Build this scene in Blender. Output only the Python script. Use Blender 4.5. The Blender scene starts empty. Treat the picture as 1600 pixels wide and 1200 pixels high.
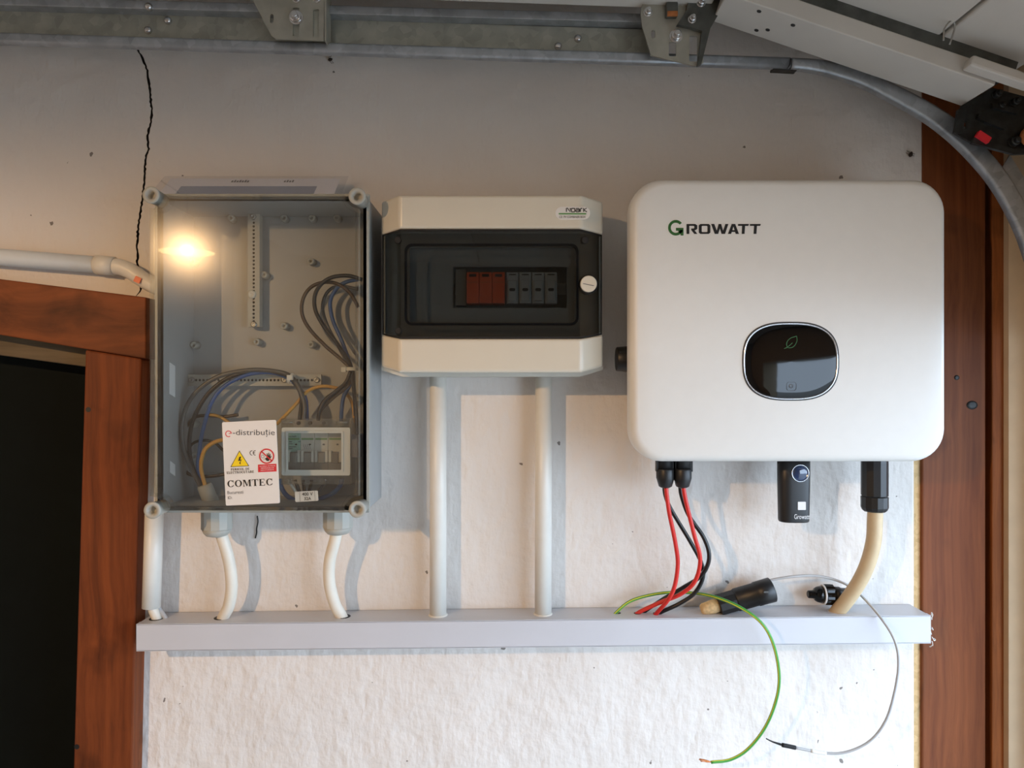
import bpy, bmesh, math, random
from mathutils import Vector, Matrix
from mathutils.geometry import tessellate_polygon

random.seed(7)
SC = bpy.context.scene
COL = SC.collection
PI = math.pi

# ------------------------------------------------------------------ camera, world, light, exposure
F = 1155.0          # focal length in pixels of the 1600 x 1200 frame
DC = 1.16           # camera distance from the plastered wall (wall surface is y = 0)
ZC = 1.5            # camera height
def W(px, py, d=0.0):
    """room point that stands d metres in front of the wall where the photograph shows (px, py)"""
    k = (DC - d) / F
    return Vector(((px - 800) * k, -d, ZC - (py - 600) * k))
def S(d):           # metres per pixel at distance d from the wall
    return (DC - d) / F

cam = bpy.data.objects.new('camera', bpy.data.cameras.new('camera'))
COL.objects.link(cam)
cam.data.sensor_width = 36.0
cam.data.lens = 36.0 * F / 1600.0
cam.location = (0, -DC, ZC)
cam.rotation_euler = (PI / 2, 0, 0)
cam.data.clip_start = 0.01
SC.camera = cam

LAMP = Vector((-1.17, -1.80, 1.985))      # the warm lamp hanging behind the camera, to its left
LAMP_POWER = 98.0
LAMP_COLOR = (1.0, 0.60, 0.29)
DAY_STRENGTH = 12.6
DAY_COLOR = (0.64, 0.80, 1.0)
X_FRONT = 0.815                            # inner face of the wall with the garage door opening
OPEN_D0, OPEN_D1, OPEN_Z1 = 0.07, 1.85, 1.57

wld = bpy.data.worlds.new('overcast_sky')
SC.world = wld
wld.use_nodes = True
bg = wld.node_tree.nodes['Background']
bg.inputs[0].default_value = (*DAY_COLOR, 1)
bg.inputs[1].default_value = DAY_STRENGTH

pl = bpy.data.lights.new('daylight_portal', 'AREA')
pl.shape = 'RECTANGLE'
pl.size = OPEN_D1 - OPEN_D0
pl.size_y = OPEN_Z1
pl.cycles.is_portal = True
po = bpy.data.objects.new('daylight_portal', pl)
po.location = (X_FRONT + 0.10, -(OPEN_D0 + OPEN_D1) / 2, OPEN_Z1 / 2)
po.rotation_euler = (PI / 2, 0, PI / 2)    # shines towards -x, into the room
COL.objects.link(po)

vs = SC.view_settings
vs.view_transform = 'Standard'
vs.look = 'None'
vs.exposure = -0.55
vs.gamma = 1.0
vs.use_curve_mapping = False
SC.cycles.use_denoising = True
SC.cycles.transparent_max_bounces = 24
SC.cycles.max_bounces = 10
SC.cycles.diffuse_bounces = 5
SC.cycles.sample_clamp_indirect = 6.0

# ------------------------------------------------------------------ materials
def lin(c):
    return tuple(((v / 255) / 12.92 if v / 255 <= 0.04045 else ((v / 255 + 0.055) / 1.055) ** 2.4) for v in c)
M = {}
def nodes_of(name):
    m = bpy.data.materials.new(name)
    m.use_nodes = True
    nt = m.node_tree
    return m, nt, nt.nodes, nt.links, nt.nodes['Principled BSDF']
def plain(name, rgb, rough=0.5, metal=0.0, grain=0.06, scale=60, bump=0.0, coat=0.0, spec=0.5):
    """one colour with a little procedural mottling and optional fine relief"""
    m, nt, N, L, b = nodes_of(name)
    tc = N.new('ShaderNodeTexCoord')
    nz = N.new('ShaderNodeTexNoise'); nz.inputs['Scale'].default_value = scale; nz.inputs['Detail'].default_value = 4
    L.new(tc.outputs['Object'], nz.inputs['Vector'])
    r = N.new('ShaderNodeValToRGB')
    c = lin(rgb)
    r.color_ramp.elements[0].position = 0.3; r.color_ramp.elements[1].position = 0.7
    r.color_ramp.elements[0].color = (*[v * (1 - grain) for v in c], 1)
    r.color_ramp.elements[1].color = (*[min(1, v * (1 + grain)) for v in c], 1)
    L.new(nz.outputs['Fac'], r.inputs['Fac']); L.new(r.outputs['Color'], b.inputs['Base Color'])
    b.inputs['Roughness'].default_value = rough
    b.inputs['Metallic'].default_value = metal
    b.inputs['Specular IOR Level'].default_value = spec
    b.inputs['Coat Weight'].default_value = coat
    b.inputs['Coat Roughness'].default_value = 0.05
    if bump:
        bp = N.new('ShaderNodeBump'); bp.inputs['Strength'].default_value = bump; bp.inputs['Distance'].default_value = 0.002
        L.new(nz.outputs['Fac'], bp.inputs['Height']); L.new(bp.outputs['Normal'], b.inputs['Normal'])
    M[name] = m
    return m
def clear(name, tint, f0, rough=0.02, haze=0.0, hazecol=(0.8, 0.8, 0.8), scratch=0.2):
    """see-through plastic: tinted transparency under a fresnel gloss and a little scatter"""
    m, nt, N, L, b = nodes_of(name)
    N.remove(b)
    out = N['Material Output']
    tr = N.new('ShaderNodeBsdfTransparent'); tr.inputs[0].default_value = (*tint, 1)
    gl = N.new('ShaderNodeBsdfGlossy'); gl.inputs['Roughness'].default_value = rough
    gl.inputs['Color'].default_value = (1, 1, 1, 1)
    g2 = N.new('ShaderNodeBsdfGlossy'); g2.inputs['Roughness'].default_value = 0.16      # fine scratches
    g2.inputs['Color'].default_value = (1, 1, 1, 1)
    mg = N.new('ShaderNodeMixShader'); mg.inputs[0].default_value = scratch
    L.new(gl.outputs[0], mg.inputs[1]); L.new(g2.outputs[0], mg.inputs[2]); gl = mg
    lw = N.new('ShaderNodeLayerWeight'); lw.inputs['Blend'].default_value = 0.5
    pw = N.new('ShaderNodeMath'); pw.operation = 'POWER'; pw.inputs[1].default_value = 4.0
    ml = N.new('ShaderNodeMath'); ml.operation = 'MULTIPLY_ADD'; ml.inputs[1].default_value = 0.8; ml.inputs[2].default_value = f0
    L.new(lw.outputs['Facing'], pw.inputs[0]); L.new(pw.outputs[0], ml.inputs[0])
    mx = N.new('ShaderNodeMixShader')
    L.new(ml.outputs[0], mx.inputs[0]); L.new(tr.outputs[0], mx.inputs[1]); L.new(gl.outputs[0], mx.inputs[2])
    last = mx
    if haze:
        df = N.new('ShaderNodeBsdfDiffuse'); df.inputs[0].default_value = (*hazecol, 1)
        m2 = N.new('ShaderNodeMixShader'); m2.inputs[0].default_value = haze
        L.new(mx.outputs[0], m2.inputs[1]); L.new(df.outputs[0], m2.inputs[2]); last = m2
    L.new(last.outputs[0], out.inputs['Surface'])
    M[name] = m
    return m
def wood(name, dark, light, axis='Z', rough=0.55, knots=True, freq=60, coat=0.0):
    m, nt, N, L, b = nodes_of(name)
    tc = N.new('ShaderNodeTexCoord')
    mp = N.new('ShaderNodeMapping')
    s = {'Z': (freq, freq, 1.6), 'X': (1.6, freq, freq), 'Y': (freq, 1.6, freq)}[axis]
    mp.inputs['Scale'].default_value = s
    L.new(tc.outputs['Object'], mp.inputs['Vector'])
    wob = N.new('ShaderNodeTexNoise'); wob.inputs['Scale'].default_value = 4.0; wob.inputs['Detail'].default_value = 2
    L.new(tc.outputs['Object'], wob.inputs['Vector'])
    mixv = N.new('ShaderNodeVectorMath'); mixv.operation = 'MULTIPLY_ADD'
    mixv.inputs[1].default_value = (2.2, 2.2, 2.2)
    L.new(wob.outputs['Color'], mixv.inputs[0]); L.new(mp.outputs['Vector'], mixv.inputs[2])
    g = N.new('ShaderNodeTexNoise'); g.inputs['Scale'].default_value = 1.0; g.inputs['Detail'].default_value = 6; g.inputs['Roughness'].default_value = 0.65
    L.new(mixv.outputs[0], g.inputs['Vector'])
    r = N.new('ShaderNodeValToRGB')
    r.color_ramp.elements[0].position = 0.25; r.color_ramp.elements[1].position = 0.75
    r.color_ramp.elements[0].color = (*lin(dark), 1); r.color_ramp.elements[1].color = (*lin(light), 1)
    L.new(g.outputs['Fac'], r.inputs['Fac'])
    col = r.outputs['Color']
    big = N.new('ShaderNodeTexNoise'); big.inputs['Scale'].default_value = 9.0; big.inputs['Detail'].default_value = 3
    mb = N.new('ShaderNodeMapping'); mb.inputs['Location'].default_value = (3.1, 1.7, 4.2)
    L.new(tc.outputs['Object'], mb.inputs['Vector']); L.new(mb.outputs['Vector'], big.inputs['Vector'])
    rb = N.new('ShaderNodeValToRGB')
    rb.color_ramp.elements[0].position = 0.28; rb.color_ramp.elements[0].color = (0.30, 0.27, 0.25, 1)
    rb.color_ramp.elements[1].position = 0.42; rb.color_ramp.elements[1].color = (1, 1, 1, 1)
    L.new(big.outputs['Fac'], rb.inputs['Fac'])
    mu = N.new('ShaderNodeMix'); mu.data_type = 'RGBA'; mu.blend_type = 'MULTIPLY'; mu.inputs[0].default_value = 0.75 if knots else 0.2
    L.new(col, mu.inputs[6]); L.new(rb.outputs['Color'], mu.inputs[7])
    L.new(mu.outputs[2], b.inputs['Base Color'])
    b.inputs['Roughness'].default_value = rough
    b.inputs['Coat Weight'].default_value = coat
    b.inputs['Specular IOR Level'].default_value = 0.25
    bp = N.new('ShaderNodeBump'); bp.inputs['Strength'].default_value = 0.35; bp.inputs['Distance'].default_value = 0.0012
    L.new(g.outputs['Fac'], bp.inputs['Height']); L.new(bp.outputs['Normal'], b.inputs['Normal'])
    M[name] = m
    return m
def plaster(name, rgb):
    m, nt, N, L, b = nodes_of(name)
    tc = N.new('ShaderNodeTexCoord')
    def noise(scale, detail, rough=0.5, off=0.0):
        mp = N.new('ShaderNodeMapping'); mp.inputs['Location'].default_value = (off, off * 1.7, off * 0.6)
        n = N.new('ShaderNodeTexNoise'); n.inputs['Scale'].default_value = scale
        n.inputs['Detail'].default_value = detail; n.inputs['Roughness'].default_value = rough
        L.new(tc.outputs['Object'], mp.inputs['Vector']); L.new(mp.outputs['Vector'], n.inputs['Vector'])
        return n
    # colour: faint blotches and scattered dark fly specks
    bl = noise(5.0, 4)
    r = N.new('ShaderNodeValToRGB')
    c = lin(rgb)
    r.color_ramp.elements[0].position = 0.3; r.color_ramp.elements[1].position = 0.7
    r.color_ramp.elements[0].color = (*[v * 0.93 for v in c], 1); r.color_ramp.elements[1].color = (*c, 1)
    L.new(bl.outputs['Fac'], r.inputs['Fac'])
    vo = N.new('ShaderNodeTexVoronoi'); vo.feature = 'F1'; vo.inputs['Scale'].default_value = 34.0; vo.inputs['Randomness'].default_value = 1.0
    wv = noise(120, 2, off=5.0)
    ad = N.new('ShaderNodeVectorMath'); ad.operation = 'MULTIPLY_ADD'; ad.inputs[1].default_value = (0.010, 0.010, 0.010)
    L.new(wv.outputs['Color'], ad.inputs[0]); L.new(tc.outputs['Object'], ad.inputs[2]); L.new(ad.outputs[0], vo.inputs['Vector'])
    pick = N.new('ShaderNodeSeparateColor'); L.new(vo.outputs['Color'], pick.inputs[0])
    sz = N.new('ShaderNodeMath'); sz.operation = 'MULTIPLY_ADD'; sz.inputs[1].default_value = 0.30; sz.inputs[2].default_value = -0.185
    L.new(pick.outputs[0], sz.inputs[0])
    lt = N.new('ShaderNodeMath'); lt.operation = 'LESS_THAN'
    L.new(vo.outputs['Distance'], lt.inputs[0]); L.new(sz.outputs[0], lt.inputs[1])
    sm = N.new('ShaderNodeMath'); sm.operation = 'MULTIPLY'; sm.inputs[1].default_value = 0.75
    L.new(lt.outputs[0], sm.inputs[0])
    mx = N.new('ShaderNodeMix'); mx.data_type = 'RGBA'
    mx.inputs[7].default_value = (*lin((70, 58, 48)), 1)
    L.new(sm.outputs[0], mx.inputs[0]); L.new(r.outputs['Color'], mx.inputs[6])
    L.new(mx.outputs[2], b.inputs['Base Color'])
    b.inputs['Roughness'].default_value = 0.8
    b.inputs['Specular IOR Level'].default_value = 0.25
    # relief: trowel waves, lumps, grit and diagonal strokes
    a1 = noise(11, 3, 0.5, 1.0); a2 = noise(60, 3, 0.5, 2.0)
    mpd = N.new('ShaderNodeMapping'); mpd.inputs['Rotation'].default_value = (0, math.radians(35), 0); mpd.inputs['Scale'].default_value = (70, 70, 22)
    st = N.new('ShaderNodeTexNoise'); st.inputs['Scale'].default_value = 1.0; st.inputs['Detail'].default_value = 3
    L.new(tc.outputs['Object'], mpd.inputs['Vector']); L.new(mpd.outputs['Vector'], st.inputs['Vector'])
    s1 = N.new('ShaderNodeMath'); s1.operation = 'MULTIPLY_ADD'; s1.inputs[1].default_value = 0.22
    L.new(a2.outputs['Fac'], s1.inputs[0]); L.new(a1.outputs['Fac'], s1.inputs[2])
    s2 = N.new('ShaderNodeMath'); s2.operation = 'MULTIPLY_ADD'; s2.inputs[1].default_value = 0.20
    L.new(st.outputs['Fac'], s2.inputs[0]); L.new(s1.outputs[0], s2.inputs[2])
    bp = N.new('ShaderNodeBump'); bp.inputs['Strength'].default_value = 0.8; bp.inputs['Distance'].default_value = 0.011
    L.new(s2.outputs[0], bp.inputs['Height']); L.new(bp.outputs['Normal'], b.inputs['Normal'])
    M[name] = m
    return m
def galvanised(name, rgb, rough=0.42, metal=0.85):
    m, nt, N, L, b = nodes_of(name)
    tc = N.new('ShaderNodeTexCoord')
    vo = N.new('ShaderNodeTexVoronoi'); vo.inputs['Scale'].default_value = 90
    nz = N.new('ShaderNodeTexNoise'); nz.inputs['Scale'].default_value = 30; nz.inputs['Detail'].default_value = 5
    L.new(tc.outputs['Object'], vo.inputs['Vector']); L.new(tc.outputs['Object'], nz.inputs['Vector'])
    sp = N.new('ShaderNodeSeparateColor'); L.new(vo.outputs['Color'], sp.inputs[0])
    av = N.new('ShaderNodeMath'); av.operation = 'MULTIPLY_ADD'; av.inputs[1].default_value = 0.35
    L.new(sp.outputs[0], av.inputs[0]); L.new(nz.outputs['Fac'], av.inputs[2])
    r = N.new('ShaderNodeValToRGB'); c = lin(rgb)
    r.color_ramp.elements[0].position = 0.3; r.color_ramp.elements[1].position = 1.0
    r.color_ramp.elements[0].color = (*[v * 0.72 for v in c], 1); r.color_ramp.elements[1].color = (*[min(1, v * 1.2) for v in c], 1)
    L.new(av.outputs[0], r.inputs['Fac']); L.new(r.outputs['Color'], b.inputs['Base Color'])
    b.inputs['Metallic'].default_value = metal; b.inputs['Roughness'].default_value = rough
    M[name] = m
    return m
def board(name, a, c):
    """chipboard: coarse flakes of two colours"""
    m, nt, N, L, b = nodes_of(name)
    tc = N.new('ShaderNodeTexCoord')
    vo = N.new('ShaderNodeTexVoronoi'); vo.inputs['Scale'].default_value = 160
    L.new(tc.outputs['Object'], vo.inputs['Vector'])
    sp = N.new('ShaderNodeSeparateColor'); L.new(vo.outputs['Color'], sp.inputs[0])
    r = N.new('ShaderNodeValToRGB')
    r.color_ramp.elements[0].color = (*lin(a), 1); r.color_ramp.elements[1].color = (*lin(c), 1)
    L.new(sp.outputs[0], r.inputs['Fac']); L.new(r.outputs['Color'], b.inputs['Base Color'])
    b.inputs['Roughness'].default_value = 0.85
    M[name] = m
def glow(name, rgb, strength):
    m, nt, N, L, b = nodes_of(name)
    b.inputs['Base Color'].default_value = (0.8, 0.8, 0.8, 1)
    b.inputs['Emission Color'].default_value = (*rgb, 1)
    b.inputs['Emission Strength'].default_value = strength
    M[name] = m

plaster('white_plaster', (226, 221, 215))
plain('room_plaster', (196, 193, 188), 0.85, grain=0.08, scale=8)
plain('beige_render', (206, 186, 156), 0.85, grain=0.05, scale=30, bump=0.3)
plain('concrete', (140, 138, 134), 0.9, grain=0.15, scale=14, bump=0.2)
wood('post_wood', (78, 36, 16), (136, 70, 32), 'Z')
wood('beam_wood', (42, 20, 10), (136, 74, 38), 'X', freq=24)
wood('stud_wood', (92, 46, 22), (136, 78, 42), 'Z', freq=80)
wood('batten_wood', (100, 56, 26), (164, 98, 50), 'Z', freq=80)
wood('header_wood', (78, 68, 52), (118, 104, 82), 'X', knots=False)
board('chipboard', (196, 164, 116), (216, 186, 138))
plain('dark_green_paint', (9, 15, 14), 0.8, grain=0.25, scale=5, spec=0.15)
plain('pvc_white', (224, 222, 214), 0.38, grain=0.02)
plain('pvc_trunk', (198, 200, 206), 0.35, grain=0.02, scale=10)
plain('cable_white', (226, 220, 206), 0.45, grain=0.03)
plain('cable_cream', (200, 178, 142), 0.5, grain=0.05)
plain('cable_grey', (176, 176, 176), 0.45, grain=0.03)
plain('grey_box', (160, 162, 162), 0.45, grain=0.03, scale=20)
plain('grey_boss', (170, 170, 162), 0.5, grain=0.03)
plain('zinc', (168, 168, 164), 0.35, 0.8)
plain('bright_steel', (205, 205, 205), 0.22, 0.95)
plain('cream_abs', (214, 208, 192), 0.25, grain=0.02, scale=12)
plain('noark_base', (196, 194, 184), 0.4, grain=0.02)
plain('inverter_white', (226, 226, 222), 0.38, grain=0.01, spec=0.4)
plain('inverter_body', (150, 150, 150), 0.5)
plain('black_plastic', (22, 22, 23), 0.42, grain=0.1)
plain('black_rubber', (16, 16, 16), 0.7, grain=0.1)
plain('gloss_black', (6, 8, 11), 0.04, grain=0.1, spec=0.35)
plain('silver_trim', (196, 198, 202), 0.18, 0.9)
plain('paint_black', (18, 18, 18), 0.5, grain=0)
plain('print_grey', (80, 84, 90), 0.5, grain=0)
plain('print_red', (206, 30, 44), 0.5, grain=0)
plain('print_yellow', (240, 208, 20), 0.5, grain=0)
plain('print_green', (40, 96, 40), 0.5, grain=0)
plain('print_leaf', (52, 110, 60), 0.5, grain=0)
plain('print_white', (226, 226, 226), 0.5, grain=0)
plain('print_blue', (150, 158, 178), 0.5, grain=0)
plain('sign_white', (226, 224, 220), 0.35, grain=0.01)
plain('paper', (240, 240, 244), 0.6, grain=0.01)
plain('wire_red', (205, 42, 34), 0.4, grain=0.05)
plain('wire_black', (14, 14, 15), 0.4, grain=0.08)
plain('wire_blue', (30, 78, 138), 0.4, grain=0.05)
plain('wire_grey', (78, 78, 76), 0.35, grain=0.08)
plain('wire_brown', (70, 54, 40), 0.4, grain=0.08)
plain('wire_green', (70, 150, 62), 0.4, grain=0.05)
plain('wire_yellow', (214, 200, 50), 0.4, grain=0.05)
plain('wire_ochre', (198, 150, 62), 0.4, grain=0.05)
plain('copper', (196, 120, 72), 0.3, 0.9)
plain('foam', (208, 180, 134), 0.9, grain=0.2, scale=200, bump=0.4)
plain('crack_dark', (44, 34, 28), 0.9)
plain('orange_abs', (226, 92, 42), 0.4, grain=0.03)
plain('breaker_white', (206, 206, 198), 0.4, grain=0.02)
plain('breaker_teal', (150, 190, 176), 0.4, grain=0.02)
plain('breaker_grey', (120, 118, 112), 0.45, grain=0.03)
plain('face_grey', (150, 154, 156), 0.5, grain=0.02)
plain('module_grey', (176, 178, 180), 0.45, grain=0.03)
plain('green_band', (96, 150, 88), 0.4)
plain('orange_tag', (232, 128, 92), 0.5, grain=0.05)
plain('red_tag', (220, 44, 56), 0.45, grain=0.03)
plain('door_white', (206, 202, 194), 0.45, grain=0.05, scale=10)
plain('greasy_steel', (48, 50, 50), 0.45, 0.5, grain=0.5, scale=70, bump=0.5)
plain('bracket_steel', (172, 170, 158), 0.42, 0.6, grain=0.12, scale=40)
plain('dark_bracket', (92, 94, 90), 0.42, 0.6, grain=0.25, scale=50)
plain('rust', (170, 104, 56), 0.8, grain=0.3, scale=90)
plain('lens_glass', (30, 50, 84), 0.05, grain=0.3, coat=0.8)
plain('shade_enamel', (60, 70, 62), 0.4)
galvanised('galvanised', (172, 178, 184), 0.46, 0.75)
galvanised('galvanised_dull', (172, 174, 164), 0.5, 0.6)
clear('clear_lid', (0.92, 0.93, 0.92), 0.042, 0.015, 0.006, (0.75, 0.74, 0.70), 0.20)
clear('clear_cover', (0.95, 0.95, 0.94), 0.04, 0.03, 0.008)
clear('smoked', (0.56, 0.58, 0.58), 0.035, 0.015, scratch=0.05)
clear('sleeve_film', (0.96, 0.96, 0.97), 0.04, 0.05, 0.02)
glow('bulb_glow', LAMP_COLOR, 60.0)

# ------------------------------------------------------------------ mesh helpers
def V(*a):
    return Vector(a)
def spline(pts, n=8):
    """Catmull-Rom through the points"""
    P = [Vector(p) for p in pts]
    if len(P) < 3:
        return [P[0].lerp(P[-1], i / n) for i in range(n + 1)]
    E = [P[0] * 2 - P[1]] + P + [P[-1] * 2 - P[-2]]
    out = []
    for i in range(1, len(E) - 2):
        a, b, c, d = E[i - 1], E[i], E[i + 1], E[i + 2]
        for k in range(n):
            t = k / n
            out.append(0.5 * ((2 * b) + (c - a) * t + (2 * a - 5 * b + 4 * c - d) * t * t + (3 * b - a - 3 * c + d) * t ** 3))
    out.append(P[-1])
    return out
def frames(path):
    """tangent, normal, binormal carried along a path"""
    out = []
    n = None
    for i, p in enumerate(path):
        t = (path[min(i + 1, len(path) - 1)] - path[max(i - 1, 0)]).normalized()
        if n is None:
            ref = V(0, -1, 0) if abs(t.y) < 0.9 else V(1, 0, 0)
            n = (ref - t * ref.dot(t)).normalized()
        else:
            n = (n - t * n.dot(t)).normalized()
        out.append((t, n, t.cross(n)))
    return out
class MB:
    def __init__(self):
        self.v = []; self.f = []; self.m = []; self.sm = []
    def add(self, vs, fs, mat=0, smooth=False):
        o = len(self.v)
        self.v += [Vector(p) for p in vs]
        for f in fs:
            self.f.append(tuple(i + o for i in f)); self.m.append(mat); self.sm.append(smooth)
        return self
    def box(self, a, b, mat=0):
        x0, x1 = sorted((a[0], b[0])); y0, y1 = sorted((a[1], b[1])); z0, z1 = sorted((a[2], b[2]))
        vs = [(x0, y0, z0), (x1, y0, z0), (x1, y1, z0), (x0, y1, z0), (x0, y0, z1), (x1, y0, z1), (x1, y1, z1), (x0, y1, z1)]
        return self.add(vs, [(0, 3, 2, 1), (4, 5, 6, 7), (0, 1, 5, 4), (1, 2, 6, 5), (2, 3, 7, 6), (3, 0, 4, 7)], mat)
    def hexa(self, front, back, mat=0):
        """front and back quads (same winding)"""
        return self.add(list(front) + list(back), [(0, 1, 2, 3), (7, 6, 5, 4), (0, 4, 5, 1), (1, 5, 6, 2), (2, 6, 7, 3), (3, 7, 4, 0)], mat)
    def prism(self, loop, depth, holes=(), mat=0, smooth=False):
        """a flat outline (list of points, world) with holes, thickened by the vector depth"""
        loops = [[Vector(p) for p in loop]] + [[Vector(p) for p in h] for h in holes]
        depth = Vector(depth)
        flat = [p for l in loops for p in l]
        n = len(flat)
        tris = tessellate_polygon(loops)
        fs = [tuple(t) for t in tris]
        nrm = None
        # orient the caps away from depth
        out = []
        for t in fs:
            a, b, c = (flat[i] for i in t)
            nn = (b - a).cross(c - a)
            if nn.dot(depth) > 0:
                t = (t[0], t[2], t[1])
            out.append(t)
        self.add(flat + [p + depth for p in flat], out + [tuple(i + n for i in reversed(t)) for t in out], mat)
        o = 0
        for l in loops:
            k = len(l)
            vs = l + [p + depth for p in l]
            self.add(vs, [(i, (i + 1) % k, (i + 1) % k + k, i + k) for i in range(k)], mat, smooth)
            o += k
        return self
    def tube(self, path, r, seg=10, mat=0, caps=True, r1=None, stripe=None, twist=0.0):
        fr = frames(path)
        vs = []; fs = []; ms = []
        n = len(path)
        for i, (p, (t, a, b)) in enumerate(zip(path, fr)):
            rr = r if r1 is None else r + (r1 - r) * i / (n - 1)
            for k in range(seg):
                an = 2 * PI * k / seg + twist * i
                vs.append(p + (a * math.cos(an) + b * math.sin(an)) * rr)
        for i in range(n - 1):
            for k in range(seg):
                k2 = (k + 1) % seg
                fs.append((i * seg + k, i * seg + k2, (i + 1) * seg + k2, (i + 1) * seg + k))
                ms.append(stripe[k] if stripe else mat)
        o = len(self.v)
        self.v += vs
        for f, m in zip(fs, ms):
            self.f.append(tuple(i + o for i in f)); self.m.append(m); self.sm.append(True)
        if caps:
            self.f.append(tuple(o + k for k in reversed(range(seg)))); self.m.append(mat); self.sm.append(False)
            self.f.append(tuple(o + (n - 1) * seg + k for k in range(seg))); self.m.append(mat); self.sm.append(False)
        return self
    def cyl(self, a, b, r, r1=None, seg=20, mat=0):
        return self.tube([Vector(a), Vector(b)], r, seg, mat, True, r1)
    def turn(self, a, axis, prof, seg=24, mat=0, smooth=True, caps=True, flute=None):
        """lathe: prof is a list of (distance along axis, radius) from point a"""
        a = Vector(a); t = Vector(axis).normalized()
        ref = V(0, 0, 1) if abs(t.z) < 0.9 else V(1, 0, 0)
        n = (ref - t * ref.dot(t)).normalized(); b = t.cross(n)
        vs = []
        for i, (h, r) in enumerate(prof):
            for k in range(seg):
                an = 2 * PI * k / seg
                rr = r
                if flute and i in flute[0]:
                    rr = r * (flute[1] if k % 2 else 1.0)
                vs.append(a + t * h + (n * math.cos(an) + b * math.sin(an)) * rr)
        fs = []
        for i in range(len(prof) - 1):
            for k in range(seg):
                k2 = (k + 1) % seg
                fs.append((i * seg + k, i * seg + k2, (i + 1) * seg + k2, (i + 1) * seg + k))
        self.add(vs, fs, mat, smooth)
        if caps:
            o = len(self.v) - len(vs)
            self.f.append(tuple(o + k for k in reversed(range(seg)))); self.m.append(mat); self.sm.append(False)
            q = o + (len(prof) - 1) * seg
            self.f.append(tuple(q + k for k in range(seg))); self.m.append(mat); self.sm.append(False)
        return self
    def rings(self, rings, mat=0, smooth=True, cap0=True, cap1=True, flat_last=True):
        """loft between closed rings of equal length"""
        k = len(rings[0])
        vs = [p for r in rings for p in r]
        fs = []
        for i in range(len(rings) - 1):
            for j in range(k):
                j2 = (j + 1) % k
                fs.append((i * k + j, i * k + j2, (i + 1) * k + j2, (i + 1) * k + j))
        self.add(vs, fs, mat, smooth)
        o = len(self.v) - len(vs)
        if cap0:
            self.f.append(tuple(o + j for j in reversed(range(k)))); self.m.append(mat); self.sm.append(False)
        if cap1:
            q = o + (len(rings) - 1) * k
            self.f.append(tuple(q + j for j in range(k))); self.m.append(mat); self.sm.append(False)
        return self
    def build(self, name, mats, parent=None, bevel=0.0, segs=2, origin=None):
        if isinstance(mats, str):
            mats = [mats]
        xs = [p.x for p in self.v]; ys = [p.y for p in self.v]; zs = [p.z for p in self.v]
        c = Vector(origin) if origin is not None else V((min(xs) + max(xs)) / 2, (min(ys) + max(ys)) / 2, (min(zs) + max(zs)) / 2)
        me = bpy.data.meshes.new(name)
        me.from_pydata([p - c for p in self.v], [], self.f)
        for m in mats:
            me.materials.append(M[m])
        me.polygons.foreach_set('material_index', self.m)
        me.polygons.foreach_set('use_smooth', self.sm)
        bm = bmesh.new(); bm.from_mesh(me)
        bmesh.ops.recalc_face_normals(bm, faces=bm.faces)
        bm.to_mesh(me); bm.free()
        me.update()
        o = bpy.data.objects.new(name, me)
        COL.objects.link(o)
        o.location = c
        if parent is not None:
            attach(o, parent)
        if bevel:
            bv = o.modifiers.new('bevel', 'BEVEL'); bv.width = bevel; bv.segments = segs; bv.limit_method = 'ANGLE'; bv.angle_limit = 0.6
            bv.harden_normals = False
        return o
def world_loc(o):
    p = Vector(o.location)
    while o.parent:
        o = o.parent
        p += Vector(o.location)
    return p
def attach(o, parent):
    o.location = Vector(o.location) - world_loc(parent)
    o.parent = parent
def thing(name, label, cat, loc, group=None):
    o = bpy.data.objects.new(name, None)
    o.empty_display_size = 0.02
    COL.objects.link(o)
    o.location = loc
    return tag(o, label, cat, group)
def tag(o, label, cat, group=None):
    o['label'] = label; o['category'] = cat
    if group:
        o['group'] = group
    return o
def struct(o, label=None):
    o['kind'] = 'structure'
    if label:
        o['label'] = label
    return o
def lab(o, label):
    o['label'] = label
    return o
def copy_part(o, parent, delta):
    """another piece that shares the mesh of o, moved by delta"""
    c = o.copy(); COL.objects.link(c)
    c.parent = parent
    c.location = Vector(o.location) + Vector(delta)
    return c
def rrect(cx, cy, hw, hh, r, n=6):
    """rounded rectangle in pixel space, list of (x, y)"""
    out = []
    for (sx, sy, a0) in ((1, 1, 0), (-1, 1, 90), (-1, -1, 180), (1, -1, 270)):
        for i in range(n + 1):
            a = math.radians(a0 + 90 * i / n)
            out.append((cx + sx * (hw - r) + r * math.cos(a), cy + sy * (hh - r) + r * math.sin(a)))
    return out
def circ(cx, cy, r, n=20, ry=None):
    return [(cx + r * math.cos(2 * PI * i / n), cy + (ry or r) * math.sin(2 * PI * i / n)) for i in range(n)]
def PX(pts, d):
    return [W(x, y, d) for x, y in pts]
def plate(mb, pts, d, th, holes=(), mat=0):
    """outline seen at (px, py), front face d in front of the wall, th thick towards the wall"""
    return mb.prism(PX(pts, d), (0, th, 0), [PX(h, d) for h in holes], mat)
def pxbox(mb, x0, y0, x1, y1, d0, d1, mat=0):
    """box whose front face (d1) is seen at the pixel rectangle; reaches back to d0"""
    a = W(x0, y0, d1); b = W(x1, y1, d1)
    return mb.box((a.x, -d1, a.z), (b.x, -d0, b.z), mat)
def rot2(pts, cx, cy, deg):
    c, s = math.cos(math.radians(deg)), math.sin(math.radians(deg))
    return [(cx + (x - cx) * c - (y - cy) * s, cy + (x - cx) * s + (y - cy) * c) for x, y in pts]
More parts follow.
